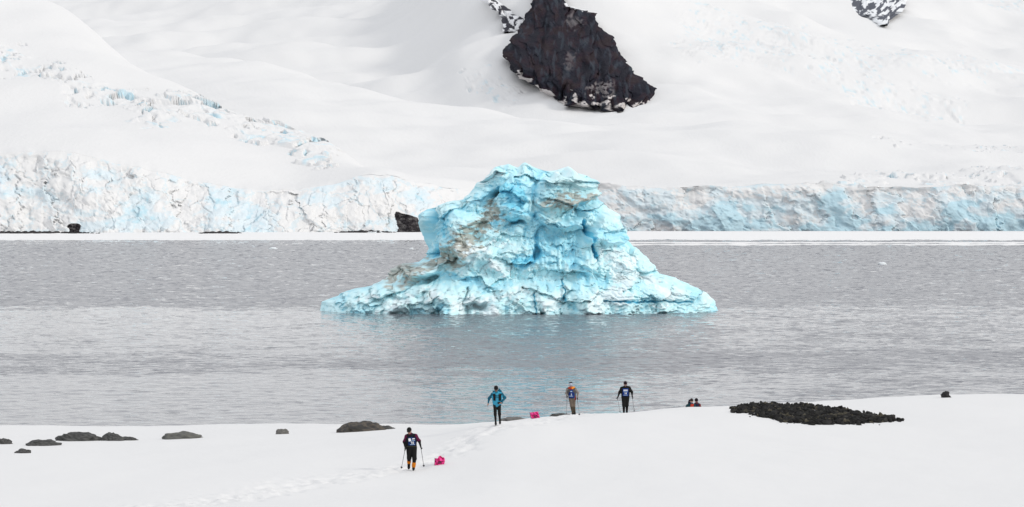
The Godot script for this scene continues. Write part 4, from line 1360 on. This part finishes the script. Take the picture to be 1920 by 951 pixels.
# ---------------------------------------------------------------- scene
func _ready() -> void:
	rng.seed = 7
	# camera
	var cam := Camera3D.new()
	cam.name = "camera"
	add_child(cam)
	cam.position = Vector3(0, CAM_H, 0)
	cam.rotation.x = -atan(95.5 / F)
	cam.fov = rad_to_deg(2.0 * atan(475.5 / F))
	cam.near = 1.0
	cam.far = 20000.0
	cam.current = true
	# bright overcast sky
	var env := Environment.new()
	env.background_mode = Environment.BG_SKY
	var sm := ProceduralSkyMaterial.new()
	sm.sky_top_color = Color(0.97, 0.98, 1.0)
	sm.sky_horizon_color = Color(0.99, 0.99, 0.99)
	sm.ground_horizon_color = Color(0.99, 0.99, 0.99)
	sm.ground_bottom_color = Color(0.7, 0.72, 0.75)
	sm.sky_curve = 0.15
	var sky := Sky.new()
	sky.sky_material = sm
	env.sky = sky
	env.tonemap_mode = Environment.TONE_MAPPER_LINEAR
	env.tonemap_exposure = 0.945
	env.sdfgi_enabled = true
	env.ssao_enabled = true
	env.ssil_enabled = true
	var we := WorldEnvironment.new()
	we.name = "world_environment"
	we.environment = env
	add_child(we)
	# veiled sun, high, from behind the camera on the right
	var sun := DirectionalLight3D.new()
	sun.name = "sun"
	sun.light_energy = 0.5
	sun.light_angular_distance = 10.0
	sun.light_color = Color(1.0, 0.975, 0.94)
	sun.shadow_enabled = true
	add_child(sun)
	sun.look_at_from_position(Vector3(0.80, 0.50, 0.42), Vector3.ZERO)
	# materials
	M.snow = flat_mat(Color(0.73, 0.73, 0.73), 0.9)
	M.snow.normal_enabled = true
	M.snow.normal_texture = normal_tex(1, 0.02, 5, 3.0)
	M.snow.normal_scale = 0.35
	M.snow.uv1_triplanar = true
	M.snow.uv1_world_triplanar = true
	M.snow.uv1_scale = Vector3.ONE * 0.6
	M.shore_glare = flat_mat(Color(0.8, 0.8, 0.8), 0.9)  # pale sheet colour carrying the glare on the far water
	M.water = flat_mat(Color(0.135, 0.14, 0.16), 0.04)
	M.water.metallic_specular = 0.36
	M.water.normal_enabled = true
	M.water.normal_texture = normal_tex(2, 0.02, 4, 4.0)
	M.water.normal_scale = 0.2
	M.water.uv1_triplanar = true
	M.water.uv1_world_triplanar = true
	M.water.uv1_scale = Vector3(0.16, 0.16, 0.30)
	M.water_wind = M.water.duplicate()
	M.water_wind.normal_scale = 1.5
	M.water_wind.roughness = 0.22
	M.water_breeze = M.water.duplicate()
	M.water_breeze.normal_scale = 0.8
	M.water_breeze.roughness = 0.15
	M.ice_snow = vmat(0.85, normal_tex(3, 0.02, 5, 6.0), 0.5, 0.03)
	M.berg = vmat(0.55, normal_tex(4, 0.015, 4, 3.0), 0.2, 0.35)
	M.rock = vmat(0.9, normal_tex(5, 0.02, 5, 10.0), 1.0, 0.02)
	M.stone = vmat(0.88, normal_tex(6, 0.03, 5, 8.0), 0.9, 1.5)
	M.rock.metallic_specular = 0.2
	M.cloth = vmat(0.9)
	M.cloth.metallic_specular = 0.25
	M.stone.metallic_specular = 0.25
	M.gloss = vmat(0.2)
	M.black = flat_mat(Color(0.014, 0.014, 0.016), 0.7)
	M.white = flat_mat(Color(0.78, 0.80, 0.82), 0.8)
	M.sky_print = flat_mat(Color(0.35, 0.48, 0.68), 0.8)
	M.pink = flat_mat(Color(0.80, 0.06, 0.30), 0.8)
	M.pole = flat_mat(Color(0.16, 0.16, 0.17), 0.4, 0.6)
	build_snow(); print("snow ", Time.get_ticks_msec())
	build_water(); print("water ", Time.get_ticks_msec())
	build_glaciers(); print("glaciers ", Time.get_ticks_msec())
	build_iceberg(); print("iceberg ", Time.get_ticks_msec())
	build_rocks_far(); print("rocks ", Time.get_ticks_msec())
	build_boulders()
	build_rubble(); print("rubble ", Time.get_ticks_msec())
	build_shore_glare()
	build_floes()
	build_people(); print("people ", Time.get_ticks_msec())
